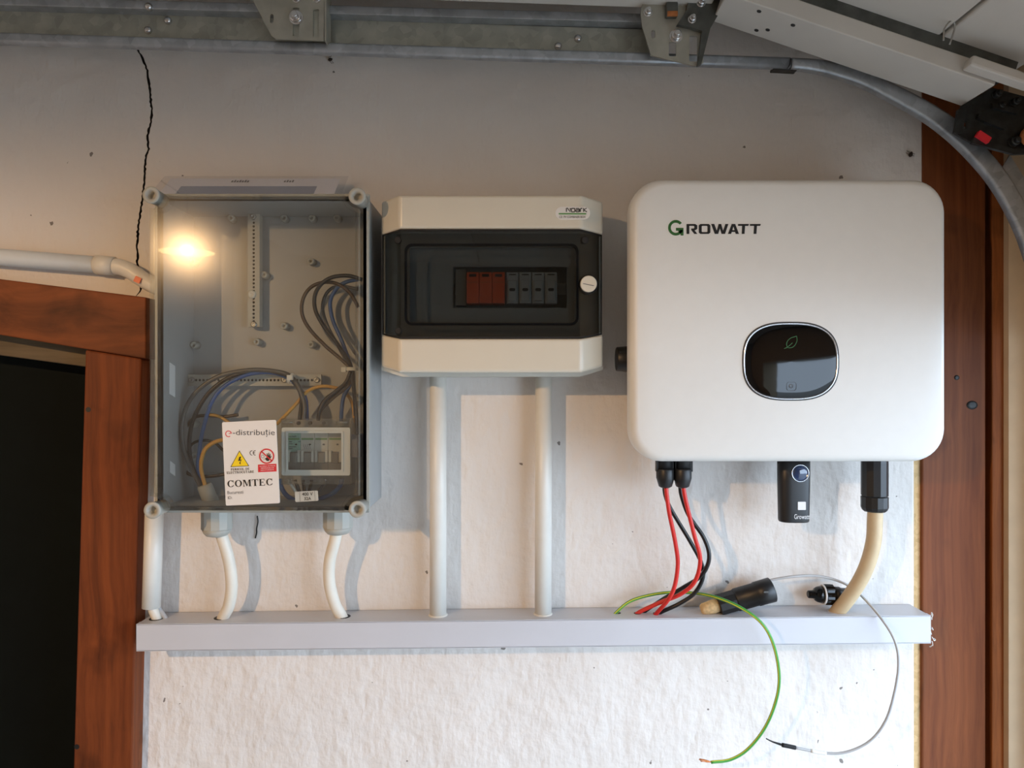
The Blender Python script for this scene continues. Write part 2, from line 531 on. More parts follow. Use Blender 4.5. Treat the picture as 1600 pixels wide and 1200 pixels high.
def stroke(mb, pts, wpx, d, th, mat=0, closed=False):
    """a flat line of wpx pixels width"""
    P = list(pts)
    n = len(P)
    L = []; R = []
    for i, (x, y) in enumerate(P):
        if closed:
            a, b = P[i - 1], P[(i + 1) % n]
        else:
            a, b = P[max(i - 1, 0)], P[min(i + 1, n - 1)]
        dx, dy = b[0] - a[0], b[1] - a[1]
        l = math.hypot(dx, dy) or 1
        nx, ny = -dy / l * wpx / 2, dx / l * wpx / 2
        L.append((x + nx, y + ny)); R.append((x - nx, y - ny))
    idx = range(n) if closed else range(n - 1)
    for i in idx:
        j = (i + 1) % n
        q = [L[i], L[j], R[j], R[i]]
        mb.hexa([W(x, y, d) for x, y in q], [W(x, y, d) + V(0, th, 0) for x, y in q], mat)
    return mb
def lettering(s, x0, y0, x1, y1, d, mat, parent, name='lettering', rot=0.0, pivot=None, bold=0.0, th=0.0004, fit_y=True):
    """flat printed text that fills the pixel rectangle, lying d in front of the wall"""
    cu = bpy.data.curves.new(name, 'FONT'); cu.body = s; cu.offset = bold
    cu.resolution_u = 3
    t = bpy.data.objects.new(name, cu); COL.objects.link(t)
    dg = bpy.context.evaluated_depsgraph_get()
    me = bpy.data.meshes.new_from_object(t.evaluated_get(dg))
    COL.objects.unlink(t); bpy.data.objects.remove(t); bpy.data.curves.remove(cu)
    xs = [v.co.x for v in me.vertices]; ys = [v.co.y for v in me.vertices]
    ax, bx, ay, by = min(xs), max(xs), min(ys), max(ys)
    pts = []
    for v in me.vertices:
        u = (v.co.x - ax) / (bx - ax); w = (v.co.y - ay) / (by - ay)
        pts.append((x0 + u * (x1 - x0), y1 + w * (y0 - y1)))
    if rot:
        pts = rot2(pts, pivot[0], pivot[1], rot)
    mb = MB()
    P = PX(pts, d + th)
    n = len(P)
    tris = [tuple(p.vertices) for p in me.polygons]
    mb.add(P, tris, 0)
    bpy.data.meshes.remove(me)
    return mb.build(name, mat, parent)

# ------------------------------------------------------------------ the setting
XL, YB, ZT = -2.6, -3.7, 2.62
XP = W(1425, 0, 0).x                    # right edge of the plaster
ZBEAM = W(0, 480, 0.0).z
XDOOR = W(176, 0, 0).x                  # the opening to the left of the wooden post
crack = [(205, 40), (212.6, 74), (221, 88), (229.5, 108), (233, 135), (237, 169), (236, 192), (230, 213), (232, 233), (227, 250),
         (226, 280), (224, 297), (221, 321), (216, 354), (214, 384), (215, 414), (218, 436), (220, 450), (221, 454), (212, 463), (206, 470)]
def wall_mesh():
    mb = MB()
    rows = []
    y = 40.0
    rnd = random.Random(3)
    while y < 470:
        for (a, b) in zip(crack, crack[1:]):
            if a[1] <= y <= b[1]:
                t = (y - a[1]) / (b[1] - a[1])
                x = a[0] + (b[0] - a[0]) * t
        taper = min(1, (470 - y) / 20)
        rows.append((x + rnd.uniform(-0.9, 0.9), y, max(0.3, (3.3 + rnd.uniform(-0.9, 1.0)) * taper)))
        y += 3.5
    ztop = W(0, 40, 0).z; zlow = W(0, rows[-1][1], 0).z
    mb.add([(XL, 0, ztop), (XP, 0, ztop), (XP, 0, ZT), (XL, 0, ZT)], [(0, 1, 2, 3)])
    mb.add([(XL, 0, ZBEAM), (XP, 0, ZBEAM), (XP, 0, zlow), (XL, 0, zlow)], [(0, 1, 2, 3)])
    mb.add([(XDOOR, 0, 0), (XP, 0, 0), (XP, 0, ZBEAM), (XDOOR, 0, ZBEAM)], [(0, 1, 2, 3)])
    dep = 0.012
    for (a, b) in zip(rows, rows[1:]):
        al, ar = W(a[0] - a[2] / 2, a[1]), W(a[0] + a[2] / 2, a[1])
        bl, br = W(b[0] - b[2] / 2, b[1]), W(b[0] + b[2] / 2, b[1])
        mb.add([(XL, 0, bl.z), bl, al, (XL, 0, al.z)], [(0, 1, 2, 3)])
        mb.add([br, (XP, 0, br.z), (XP, 0, ar.z), ar], [(0, 1, 2, 3)])
        dv = V(0, dep, 0)
        mb.add([bl, bl + dv, al + dv, al], [(0, 1, 2, 3)], 1)
        mb.add([br, ar, ar + dv, br + dv], [(0, 1, 2, 3)], 1)
        mb.add([bl + dv, br + dv, ar + dv, al + dv], [(0, 1, 2, 3)], 1)
    # rounded plaster edge beside the chipboard, and the reveals of the left opening
    k = 5
    arc = [V(XP + 0.006 * math.sin(i / k * PI / 2), 0.010 * (1 - math.cos(i / k * PI / 2)), 0) for i in range(k + 1)]
    for a, b in zip(arc, arc[1:]):
        mb.add([(a.x, a.y, 0), (b.x, b.y, 0), (b.x, b.y, 1.62), (a.x, a.y, 1.62)], [(0, 1, 2, 3)], 0, True)
    xq = W(1440, 0, 0).x
    mb.box((XP, 0.0, 1.62), (xq, 0.02, ZT))
    mb.add([(XDOOR, 0, 0), (XDOOR, 0, ZBEAM), (XDOOR, 0.2, ZBEAM), (XDOOR, 0.2, 0)], [(0, 1, 2, 3)])
    mb.add([(XL, 0, ZBEAM), (XDOOR, 0, ZBEAM), (XDOOR, 0.2, ZBEAM), (XL, 0.2, ZBEAM)], [(0, 1, 2, 3)])
    return mb
w = wall_mesh().build('wall_back', ['white_plaster', 'crack_dark'])
# plaster faces point into the room
struct(w, 'white plastered wall with a dark crack running down the left side')

mb = MB(); mb.box((XL - 0.1, YB - 0.1, -0.1), (X_FRONT + 0.12, 0.3, 0)); struct(mb.build('floor', 'concrete'))
mb = MB(); mb.box((XL - 0.1, YB - 0.1, ZT), (X_FRONT + 0.12, 0.3, ZT + 0.1)); struct(mb.build('ceiling', 'room_plaster'))
mb = MB(); mb.box((XL - 0.1, YB, 0), (XL, 0.3, ZT)); struct(mb.build('wall_left', 'room_plaster'))
mb = MB(); mb.box((XL - 0.1, YB - 0.1, 0), (X_FRONT + 0.12, YB, ZT)); struct(mb.build('wall_behind', 'room_plaster'))
# wall with the garage door opening, seen edge-on at the right of the picture
mb = MB()
mb.box((X_FRONT, -OPEN_D0, 0), (X_FRONT + 0.12, 0.3, ZT))
mb.box((X_FRONT, YB, 0), (X_FRONT + 0.12, -OPEN_D1, ZT))
mb.box((X_FRONT, -OPEN_D1, OPEN_Z1), (X_FRONT + 0.12, -OPEN_D0, ZT))
mb.box((W(1576, 0, 0).x, 0.0, 0), (X_FRONT, 0.3, ZT))
struct(mb.build('wall_right', 'beige_render'), 'beige rendered wall edge beside the garage door opening')
mb = MB(); mb.box((X_FRONT + 0.12, -9, -0.1), (9, 5, -0.02)); struct(mb.build('ground', 'concrete'))

# left opening: dark door leaf, header, beam and post
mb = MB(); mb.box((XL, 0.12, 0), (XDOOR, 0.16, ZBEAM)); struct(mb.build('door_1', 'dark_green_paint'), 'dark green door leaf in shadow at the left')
mb = MB()
hq = [W(-900, 380, -0.03), W(140, 540, -0.03), W(140, 574, -0.03), W(-900, 434, -0.03)]
mb.hexa(hq, [p + V(0, 0.14, 0) for p in hq])
struct(mb.build('trim_1', 'header_wood', bevel=0.002), 'weathered grey-brown header strip under the brown beam')
mb = MB()
fr = [W(-900, 323, 0.035), W(228, 464.5, 0.035), W(228, 561, 0.035), W(-900, 375, 0.035)]
mb.hexa(fr, [p + V(0, 0.05, 0) for p in fr])
struct(mb.build('trim_2', 'beam_wood', bevel=0.002), 'dark brown sloping wooden beam over the left opening')
mb = MB()
fr = [W(133, 546, 0.03), W(221, 560, 0.03), W(186, 2125, 0.03), W(88, 2125, 0.03)]
mb.hexa(fr, [p + V(0, 0.10, 0) for p in fr])
struct(mb.build('trim_3', 'post_wood', bevel=0.003), 'orange-brown wooden door post with two dark nail holes')
post = bpy.data.objects['trim_3']
for (x, y) in ((138, 640), (120, 1167)):
    mb = MB(); c = W(x, y, 0.0303); mb.turn(c, (0, 1, 0), [(0, 0.004), (0.0006, 0.0034)], 12)
    mb.build('nail_hole', 'paint_black', post)
# dark lath between the post and the plaster
mb = MB()
fr = [W(221, 560, 0.012), W(229, 560, 0.012), W(197, 2125, 0.012), W(188, 2125, 0.012)]
mb.hexa(fr, [p + V(0, 0.05, 0) for p in fr]); struct(mb.build('trim_4', 'beam_wood', bevel=0.001), 'thin dark lath between door post and plaster')

# right side: chipboard edge, wide stud, narrow batten
xa, xb = W(1421, 0, 0).x, W(1440, 0, 0).x
mb = MB(); mb.box((xa, 0.004, 0), (xb, 0.02, 1.62)); struct(mb.build('trim_5', 'chipboard'), 'yellowish chipboard edge beside the wide brown stud')
mb = MB(); mb.box((xb, -0.002, 0), (W(1539, 0, 0).x, 0.05, ZT)); struct(mb.build('trim_6', 'stud_wood', bevel=0.002), 'wide brown wooden stud with knots behind the inverter edge')
stud = bpy.data.objects['trim_6']
for (x, y, rx, rz, dm) in ((1519, 633, 9, 7, 'paint_black'), (1495, 590, 4, 4, 'paint_black')):
    mb = MB(); c = W(x, y, 0.0022)
    mb.rings([[c + V(math.cos(2 * PI * k / 16) * rx * 0.001 * s, -h, math.sin(2 * PI * k / 16) * rz * 0.001 * s) for k in range(16)] for s, h in ((1, -0.0005), (0.95, 0.0006), (0.5, 0.0009))])
    mb.build('knot', 'rust' if rx < 0 else 'greasy_steel', stud)
mb = MB(); mb.box((W(1539, 0, 0).x, 0.03, 0), (W(1576, 0, 0).x, 0.05, ZT)); struct(mb.build('trim_7', 'beam_wood'), 'dark recessed groove board between stud and batten')
mb = MB(); mb.box((W(1550, 0, -0.012).x, 0.012, 0), (W(1574, 0, -0.012).x, 0.05, ZT)); struct(mb.build('trim_8', 'batten_wood', bevel=0.002), 'narrow orange-brown batten at the far right')

# ------------------------------------------------------------------ the warm lamp (out of the picture, behind the camera to the left)
lamp = thing('pendant_lamp', 'warm bulb in a dark shade shaped to dim the upper wall, hanging from the ceiling', 'lamp', LAMP)
ld = bpy.data.lights.new('lamp_bulb', 'POINT')
ld.energy = LAMP_POWER; ld.color = LAMP_COLOR; ld.shadow_soft_size = 0.009
lo = bpy.data.objects.new('lamp_bulb', ld); COL.objects.link(lo); lo.location = LAMP; attach(lo, lamp)
mb = MB()
mb.turn(LAMP + V(0, 0, -0.0105), (0, 0, 1), [(0.000, 0.095), (0.035, 0.085), (0.085, 0.045), (0.10, 0.02), (0.12, 0.018)], 32, caps=False)
mb.build('cutoff_shade', 'shade_enamel', lamp)  # unseen shade, its rim shaped to cut lamplight off the upper wall
mb = MB(); mb.cyl(LAMP + V(0, 0, 0.03), LAMP + V(0, 0, 0.12), 0.014); mb.build('socket', 'black_plastic', lamp)
mb = MB(); mb.cyl(LAMP + V(0, 0, 0.12), V(LAMP.x, LAMP.y, ZT), 0.003, seg=8); mb.build('cord', 'black_rubber', lamp)

# ------------------------------------------------------------------ inverter
def rring(x0, x1, z0, z1, r, y, n=8):
    cx, cz, hw, hh = (x0 + x1) / 2, (z0 + z1) / 2, (x1 - x0) / 2, (z1 - z0) / 2
    return [V(a, y, b) for a, b in rrect(cx, cz, hw, hh, r, n)]
DI = 0.15
a = W(985.5, 277.5, DI); b = W(1482, 722.5, DI)
ix0, ix1, iz1, iz0 = a.x, b.x, a.z, b.z
inv = thing('inverter', 'large white rounded solar inverter with oval black display on the wall', 'inverter', ((ix0 + ix1) / 2, 0, iz0))
mb = MB()
R = []
for ins, d, r in ((0.010, 0.106, 0.036), (0.0035, 0.108, 0.042), (0.001, 0.112, 0.044), (0.0, 0.118, 0.045), (0.0, 0.134, 0.045)):
    R.append(rring(ix0 + ins, ix1 - ins, iz0 + ins, iz1 - ins, r, -d, 10))
for k in range(1, 7):
    an = k / 6 * PI / 2
    ins = 0.011 * (1 - math.cos(an)); d = 0.134 + 0.0155 * math.sin(an)
    R.append(rring(ix0 + ins, ix1 - ins, iz0 + ins, iz1 - ins, 0.045 - ins * 0.6, -d, 10))
R.append(rring(ix0 + 0.03, ix1 - 0.03, iz0 + 0.03, iz1 - 0.03, 0.03, -DI, 10))
mb.rings(R)
cover = mb.build('front_cover', 'inverter_white', inv)
mb = MB(); mb.box((ix0 + 0.03, -0.107, iz0 + 0.015), (ix1 - 0.03, -0.028, iz1 - 0.03)); mb.build('body', 'inverter_body', inv, bevel=0.008)
mb = MB(); mb.box((ix0 + 0.09, -0.028, iz0 + 0.09), (ix1 - 0.09, 0.0, iz1 - 0.09)); mb.build('wall_bracket', 'zinc', inv)
for k in range(9):
    if k == 0:
        mb = MB(); x = ix0 + 0.06
        mb.box((x, -0.046, iz0 + 0.04), (x + 0.004, -0.024, iz1 - 0.05)); fin0 = mb.build('cooling_fin', 'inverter_body', inv)
    else:
        copy_part(fin0, inv, (k * 0.038, 0, 0))
# logo
def G(x, y):
    return (1000 + x / 6.667, 320 + y / 6.667)
mb = MB()
arc = []
cx, cy = 373, 239
outer = []; inner = []
for i in range(25):
    an = math.radians(-38 - i * (302 / 24))     # from upper right, over the left, to lower right
    outer.append((cx + 80 * math.cos(an), cy + 81 * math.sin(an)))
    inner.append((cx + 52 * math.cos(an) * 1.0, cy + 53 * math.sin(an)))
# y grows downwards in the picture: sin(-38deg) is up
for i in range(24):
    q = [G(*outer[i]), G(*outer[i + 1]), G(*inner[i + 1]), G(*inner[i])]
    mb.hexa([W(x, y, DI + 0.0004) for x, y in q], [W(x, y, DI + 0.0004) + V(0, 0.0006, 0) for x, y in q])
for q in ([(375, 240), (453, 240), (453, 270), (375, 270)], [(424, 268), (453, 268), (453, 319), (424, 319)], [(398, 268), (430, 268), (430, 300), (404, 290)]):
    q = [G(*p) for p in q]
    mb.hexa([W(x, y, DI + 0.0004) for x, y in q], [W(x, y, DI + 0.0004) + V(0, 0.0006, 0) for x, y in q])
lab(mb.build('logo_letter', 'print_green', cover), 'dark green letter G')
def logo(polys):
    mb = MB()
    for poly, holes in polys:
        plate(mb, [G(*p) for p in poly], DI + 0.0004, 0.0006, [[G(*p) for p in h] for h in holes])
    return mb.build('logo_letter', 'paint_black', cover)
t0, t1 = 200, 303
logo([([(485, t0), (575, t0), (597, 214), (597, 250), (578, 264), (568, 265), (598, t1), (566, t1), (534, 262), (534, 247), (560, 247), (566, 240), (566, 224), (560, 219), (514, 219), (514, t1), (485, t1)], [])])
logo([([(630, t0), (716, t0), (733, 214), (733, 289), (716, t1), (630, t1), (613, 289), (613, 214)], [[(650, 219), (696, 219), (703, 225), (703, 278), (696, 284), (650, 284), (643, 278), (643, 225)]])])
logo([([(742, t0), (774, t0), (800, 270), (820, t0), (846, t0), (866, 270), (890, t0), (921, t0), (886, t1), (850, t1), (833, 245), (815, t1), (779, t1)], [])])
logo([([(956, t0), (992, t0), (1031, t1), (998, t1), (991, 282), (957, 282), (949, t1), (917, t1)], [[(974, 225), (986, 264), (962, 264)]])])
for x in (1022, 1146):
    logo([([(x, t0), (x + 113, t0), (x + 106, 219), (x + 73, 219), (x + 67, t1), (x + 38, t1), (x + 43, 219), (x, 219)], [])])
# display
def sup(cx, cy, hw, hh, n=2.7, k=72):
    out = []
    for i in range(k):
        t = 2 * PI * i / k
        c, s = math.cos(t), math.sin(t)
        out.append((cx + hw * math.copysign(abs(c) ** (2 / n), c), cy + hh * math.copysign(abs(s) ** (2 / n), s)))
    return out
dc = (1235.5, 564.5)
mb = MB()
rg = []
for s, d in ((75.8, DI - 0.002), (75.8, DI + 0.0004)):
    rg.append(PX(sup(*dc, s, s - 14), d))
mb.rings(rg)
seam = mb.build('display_seam', 'paint_black', inv)
mb = MB()
rg = [PX(sup(*dc, s, s - 14), DI + d) for s, d in ((74.2, -0.001), (74.2, 0.0012), (73.4, 0.0018), (71.8, 0.0016), (71.6, 0.0005))]
mb.rings(rg, cap0=True, cap1=True)
mb.build('display_ring', 'silver_trim', inv)
mb = MB()
rg = []
for s, h in ((71.8, -0.0002), (71.6, 0.0012), (70, 0.0017), (60, 0.0023), (40, 0.0029), (20, 0.0031), (1, 0.0032)):
    rg.append(PX(sup(*dc, s, s * (57.8 / 71.8), 2.7 - 0.6 * (1 - s / 72)), DI + h))
mb.rings(rg)
disp = mb.build('display', 'gloss_black', inv)
mb = MB()
def D(x, y):
    return (1140 + x / 7.5, 480 + y / 7.5)
leaf = [(785, 338), (790, 390), (770, 440), (740, 468), (705, 476), (680, 468), (668, 435), (680, 395), (715, 362), (750, 350), (785, 338)]
stroke(mb, [D(*p) for p in [tuple(v)[:2] for v in spline([(x, y, 0) for x, y in leaf], 3)]], 0.8, DI + 0.0036, 0.0004)
stroke(mb, [D(x, y) for x, y in ((640, 485), (672, 473), (700, 450), (737, 418))], 0.8, DI + 0.0036, 0.0004)
lab(mb.build('leaf_icon', 'print_leaf', disp), 'thin green leaf outline')
mb = MB()
stroke(mb, [D(x, y) for x, y in rrect(727, 928, 56, 50, 30)], 0.6, DI + 0.0032, 0.0004, closed=True)
stroke(mb, [D(x, y) for x, y in circ(722, 925, 20, 12)], 1.6, DI + 0.0032, 0.0004, closed=True)
lab(mb.build('button_icon', 'print_grey', disp), 'faint grey touch button outline')
# dc isolator knob on the left flank
mb = MB()
c = W(984, 561, 0.065)
mb.turn(c + V(0.03, 0, 0), (-1, 0, 0), [(0, 0.022), (0.020, 0.022), (0.022, 0.0205), (0.040, 0.0185), (0.049, 0.0178), (0.050, 0.017)], 20)
mb.build('switch_knob', 'black_plastic', inv)

# things that hang under the inverter
yb = iz0 + 0.018
def mc4(px, d, label):
    t = thing('solar_connector', label, 'connector', (W(px, 0, d).x, -d, yb), 'cable connectors under the inverter')
    x = W(px, 0, d).x
    zb = W(px, 762, d).z
    mb = MB(); mb.turn((x, -d, yb), (0, 0, -1), [(0, 0.0125), (0.018, 0.0125), (0.019, 0.0112), (yb - zb - 0.026, 0.0112)], 20); mb.build('housing', 'black_plastic', t)
    mb = MB(); mb.turn((x, -d, zb + 0.028), (0, 0, -1), [(0, 0.0118), (0.002, 0.0132), (0.014, 0.0132), (0.016, 0.0124), (0.026, 0.0095), (0.028, 0.006)], 20, flute=((1, 2), 0.93)); mb.build('nut', 'black_plastic', t)
    mb = MB()
    for s in (-1, 1):
        mb.box((x + s * 0.0118 - 0.002, -d - 0.004, zb + 0.024), (x + s * 0.0118 + 0.002, -d + 0.004, zb + 0.046))
    mb.build('latch', 'black_plastic', t)
    return t
DF, DB = 0.094, 0.066
mc4(1039.5, DF, 'front left black plug under inverter feeding the left red wire')
mc4(1066.5, DF, 'front right black plug under inverter feeding the right red wire')
mc4(1039.5, DB, 'rear left black plug under inverter feeding a black wire')
mc4(1066.5, DB, 'rear right black plug under inverter feeding a black wire')
def ptop(px):            # pixel row of the trunking's top face, middle, at px
    return 965.5 - (px - 213) * 14 / 1242
def cable(name, pts, r, mat, label, cat='wire', group=None, n=8, seg=10, **kw):
    path = spline([W(x, y, d) for x, y, d in pts], n)
    mb = MB(); mb.tube(path, r, seg, **kw)
    o = mb.build(name, mat)
    return tag(o, label, cat, group)
g4 = 'solar wires from inverter to trunking'
# wires in front (red) and behind (black)
cable('solar_wire', [(1040.5, 758, DF), (1042, 775, DF), (1046, 803, 0.090), (1055, 847, 0.080), (1059, 881, 0.072), (1054, 916, 0.067), (1044, 937, 0.060), (1028, 956, 0.042), (1018, 968, 0.036)], 0.0031, 'wire_red', 'left red solar wire from inverter plug to trunking', 'wire', g4)
cable('solar_wire', [(1067.5, 758, DF), (1070, 775, DF), (1075, 797, 0.092), (1085, 837, 0.086), (1094, 874, 0.080), (1086, 908, 0.070), (1064, 928, 0.056), (1030, 942, 0.044), (998, 957, 0.034), (988, 968, 0.030)], 0.0031, 'wire_red', 'right red solar wire crossing in front of the black ones', 'wire', g4)
cable('solar_wire', [(1037.5, 758, DB), (1040, 775, DB), (1049, 797, 0.064), (1079, 847, 0.062), (1096, 880, 0.060), (1098, 903, 0.056), (1085, 927, 0.050), (1060, 944, 0.042), (1030, 958, 0.036), (1020, 968, 0.032)], 0.0031, 'wire_black', 'black solar wire ending rightmost of the four at the trunking', 'wire', g4)
cable('solar_wire', [(1062.5, 758, DB), (1065, 775, DB), (1076, 805, 0.066), (1100, 841, 0.070), (1108, 872, 0.072), (1096, 899, 0.064), (1069, 917, 0.046), (1038, 935, 0.034), (1003, 958, 0.027), (993, 968, 0.024)], 0.0031, 'wire_black', 'black solar wire bulging furthest right below the plugs', 'wire', g4)
# data logger stick
DD = 0.075
don = thing('data_logger', 'black data logger stick with round lens under the inverter', 'data logger', (W(1246, 0, DD).x, -DD, yb))
x0, x1 = W(1221, 0, DD + 0.014).x, W(1270.5, 0, DD + 0.014).x
zb = W(0, 817, DD + 0.012).z
cx = (x0 + x1) / 2
mb = MB()
def dring(z, s):
    return [V(cx + (x1 - x0) / 2 * s * p[0], -DD - 0.014 * s * p[1], z) for p in [(math.copysign(abs(math.cos(t)) ** 0.62, math.cos(t)), math.copysign(abs(math.sin(t)) ** 0.8, math.sin(t))) for t in [2 * PI * i / 40 for i in range(40)]]]
mb.rings([dring(yb, 1.0), dring(zb + 0.06, 1.0), dring(zb + 0.004, 0.955), dring(zb + 0.0012, 0.94), dring(zb, 0.90)])
dbody = mb.build('casing', 'black_plastic', don)
dl = DD + 0.0145
mb = MB(); c = W(1250.5, 739.5, dl); mb.turn(c + V(0, 0.003, 0), (0, -1, 0), [(0, 0.0128), (0.0034, 0.0128), (0.0038, 0.0122), (0.0032, 0.0114), (0.001, 0.0112)], 28); mb.build('lens_ring', 'silver_trim', don)
mb = MB(); mb.turn(c + V(0, 0.001, 0), (0, -1, 0), [(0, 0.0112), (0.001, 0.0112), (0.0022, 0.008), (0.0028, 0.004), (0.003, 0.0005)], 24); lab(mb.build('lens', 'lens_glass', don), 'glossy blue-black lens')
mb = MB(); plate(mb, rrect(1253, 790.5, 6.2, 6.4, 0.8, 2), dl, 0.001); lab(mb.build('sticker', 'print_white', don), 'small white square sticker')
lettering('Growatt', 1241, 803.5, 1265, 811, dl + 0.0002, 'print_white', don)
mb = MB(); mb.tube(spline([W(1215, 722, DD), W(1218, 727, DD), W(1221.5, 730, DD + 0.004)], 4), 0.0012, 6); mb.build('lanyard_nub', 'black_plastic', don)
# ac plug and cream cable
DA = 0.070
ac = thing('cable_gland', 'large black cable gland under the right end of the inverter', 'cable gland', (W(1366.5, 0, DA).x, -DA, yb))
x = W(1366.5, 0, DA).x
z1, z2 = W(0, 775, DA).z, W(0, 798, DA).z
mb = MB(); mb.turn((x, -DA, yb), (0, 0, -1), [(0, 0.0172), (0.012, 0.0172), (0.026, 0.0186), (yb - z1 - 0.001, 0.0186)], 12, smooth=False); mb.build('body', 'black_plastic', ac)
mb = MB(); mb.turn((x, -DA, z1 - 0.0008), (0, 0, -1), [(0, 0.0188), (z1 - z2 - 0.006, 0.0188), (z1 - z2 - 0.002, 0.0172), (z1 - z2, 0.0150)], 14, smooth=False); mb.build('nut', 'black_plastic', ac)
cable('power_cable', [(1368, 790, DA), (1367, 812, DA), (1365, 845, 0.070), (1356, 880, 0.066), (1342, 910, 0.058), (1323, 938, 0.046), (1308, 956, 0.036), (1300, 968, 0.030)], 0.0108, 'cable_cream', 'thick cream power cable from black gland down to trunking', 'cable', seg=16)

# ------------------------------------------------------------------ trunking
DT = 0.06
tl, tr, bl, br = W(213, 976, DT), W(1454.5, 962.5, DT), W(213, 1017, DT), W(1454.5, 1004.5, DT)
trk = thing('cable_trunking', 'long white plastic cable trunking running across the wall', 'trunking', (W(213, 1000, 0).x, 0, bl.z))
mb = MB()
th = V(0, 0, -0.002)
# tray: back, top and bottom flanges
bk = V(0, DT - 0.0005, 0)
def slab(p, q, r_, s_, off):
    mb.hexa([p, q, r_, s_], [v + off for v in (p, q, r_, s_)])
f = 0.004
fd = V(0, f, 0)
mb = MB()
slab(tl + fd, tr + fd, tr + fd - V(0, 0, 0.0015), tl + fd - V(0, 0, 0.0015), V(0, DT - f - 0.0005, 0))
slab(bl + fd + V(0, 0, 0.0015), br + fd + V(0, 0, 0.0015), br + fd, bl + fd, V(0, DT - f - 0.0005, 0))
slab(tl + V(0, DT - 0.002, 0), tr + V(0, DT - 0.002, 0), br + V(0, DT - 0.002, 0), bl + V(0, DT - 0.002, 0), V(0, 0.0015, 0))
tray = mb.build('tray', 'pvc_trunk', trk)
mb = MB()
slab(tl, tr, br, bl, V(0, 0.0018, 0))
for p, q, s in ((tl, tr, 1), (bl, br, -1)):
    o = V(0, 0, 0.0008 * s)
    slab(p + o, q + o, q - o * 0.6, p - o * 0.6, V(0, 0.011, 0))
mb.build('lid', 'pvc_trunk', trk)
mb = MB()
rnd = random.Random(5)
for (yy, n) in ((968, 5), (980, 4), (995, 4), (1002, 5)):
    p = W(1456, yy, DT - 0.004)
    pts = [p]
    for k in range(n):
        p = p + V(rnd.uniform(-0.001, 0.003), rnd.uniform(-0.001, 0.004), rnd.uniform(-0.006, 0.004))
        pts.append(p)
    mb.tube(spline(pts, 4), 0.0006, 5)
lab(mb.build('swarf', 'pvc_white', trk), 'curled white plastic swarf on the sawn end')
# dark holes where cables enter: short grommet rings lying on the top face
def hole(px, py, d, r, mat='paint_black'):
    c = W(px, py, d)
    xx = (c.x - tl.x) / (tr.x - tl.x)
    z = tl.z + (tr.z - tl.z) * xx
    mb = MB(); mb.turn((c.x, -d, z - 0.0006), (0, 0, 1), [(0, r), (0.0012, r), (0.0012, r * 0.8)], 18); mb.build('entry_hole', mat, trk)

# ------------------------------------------------------------------ conduits and white cables
def conduit(xc_top, xc_bot, ytop, ybot, r, d, label, group=None, collar=True):
    a, b = W(xc_top, ytop, d), W(xc_bot, ybot, d)
    t = thing('conduit', label, 'conduit', b, group)
    mb = MB()
    ax = (b - a).normalized(); L = (b - a).length
    mb.turn(a, ax, [(0, r), (L, r)], 28, caps=True); mb.build('pipe', 'pvc_white', t)
    if collar:
        mb = MB(); mb.turn(b, -ax, [(0.0, r * 1.0), (0.0, r * 1.16), (0.0022, r * 1.12), (0.003, r * 1.005)], 28, caps=False); mb.build('collar', 'pvc_white', t)
    return t
gc = 'white conduits under the combiner box'
conduit(684.5, 684.5, 560, 962.0, 0.0128, 0.030, 'left white conduit from grey combiner box to trunking', gc)
conduit(849.5, 848.5, 560, 960.5, 0.0128, 0.030, 'right white conduit from grey combiner box to trunking', gc)
t = conduit(241.5, 236.5, 790, 949, 0.0133, 0.034, 'short white conduit under the left corner of the clear-lidded box', None, collar=False)
cable('white_cable', [(238, 940, 0.036), (239, 952, 0.036), (244, 964, 0.034), (247, 975, 0.032)], 0.0072, 'cable_white', 'thick white cable leaving the short left conduit', 'cable')
cable('white_cable', [(247, 940, 0.030), (249, 952, 0.030), (256, 962, 0.030), (262, 973, 0.028)], 0.0036, 'cable_grey', 'thin grey-white cable leaving the short left conduit', 'cable')
def gland(px, y0, y1, d, label):
    c = W(px, y0, d)
    t = thing('cable_gland', label, 'cable gland', c, 'grey cable glands under the clear-lidded box')
    L = c.z - W(px, y1, d).z
    mb = MB(); mb.turn(c + V(0, 0, 0.012), (0, 0, -1), [(0, 0.0225), (0.012 + L * 0.58, 0.0225)], 12, smooth=False); mb.build('hex_nut', 'grey_boss', t)
    mb = MB(); mb.turn(c + V(0, 0, -L * 0.58), (0, 0, -1), [(0, 0.0215), (L * 0.2, 0.0195), (L * 0.36, 0.0155), (L * 0.42, 0.0095)], 24); mb.build('dome', 'grey_boss', t)
gland(339, 808, 838, 0.055, 'left grey cable gland under the clear-lidded box')
gland(528, 806, 835, 0.055, 'right grey cable gland under the clear-lidded box')
cable('white_cable', [(343, 828, 0.055), (349, 845, 0.054), (358, 878, 0.050), (362, 915, 0.044), (358, 945, 0.038), (350, 962, 0.034), (346, 972, 0.032)], 0.0088, 'cable_white', 'thick white cable curving from left gland to trunking', 'cable', seg=14)
cable('white_cable', [(527, 826, 0.055), (523, 845, 0.054), (515, 878, 0.050), (515, 912, 0.044), (523, 943, 0.038), (532, 960, 0.034), (537, 970, 0.032)], 0.0088, 'cable_white', 'thick white cable curving from right gland to trunking', 'cable', seg=14)
hole(244, 965, 0.033, 0.010); hole(346, 966, 0.032, 0.011); hole(537, 964, 0.032, 0.0105)
hole(996, 958, 0.032, 0.0055); hole(1026, 958, 0.034, 0.0055); hole(1306, 955, 0.034, 0.0125, 'pvc_trunk'); hole(966, 957, 0.03, 0.004)
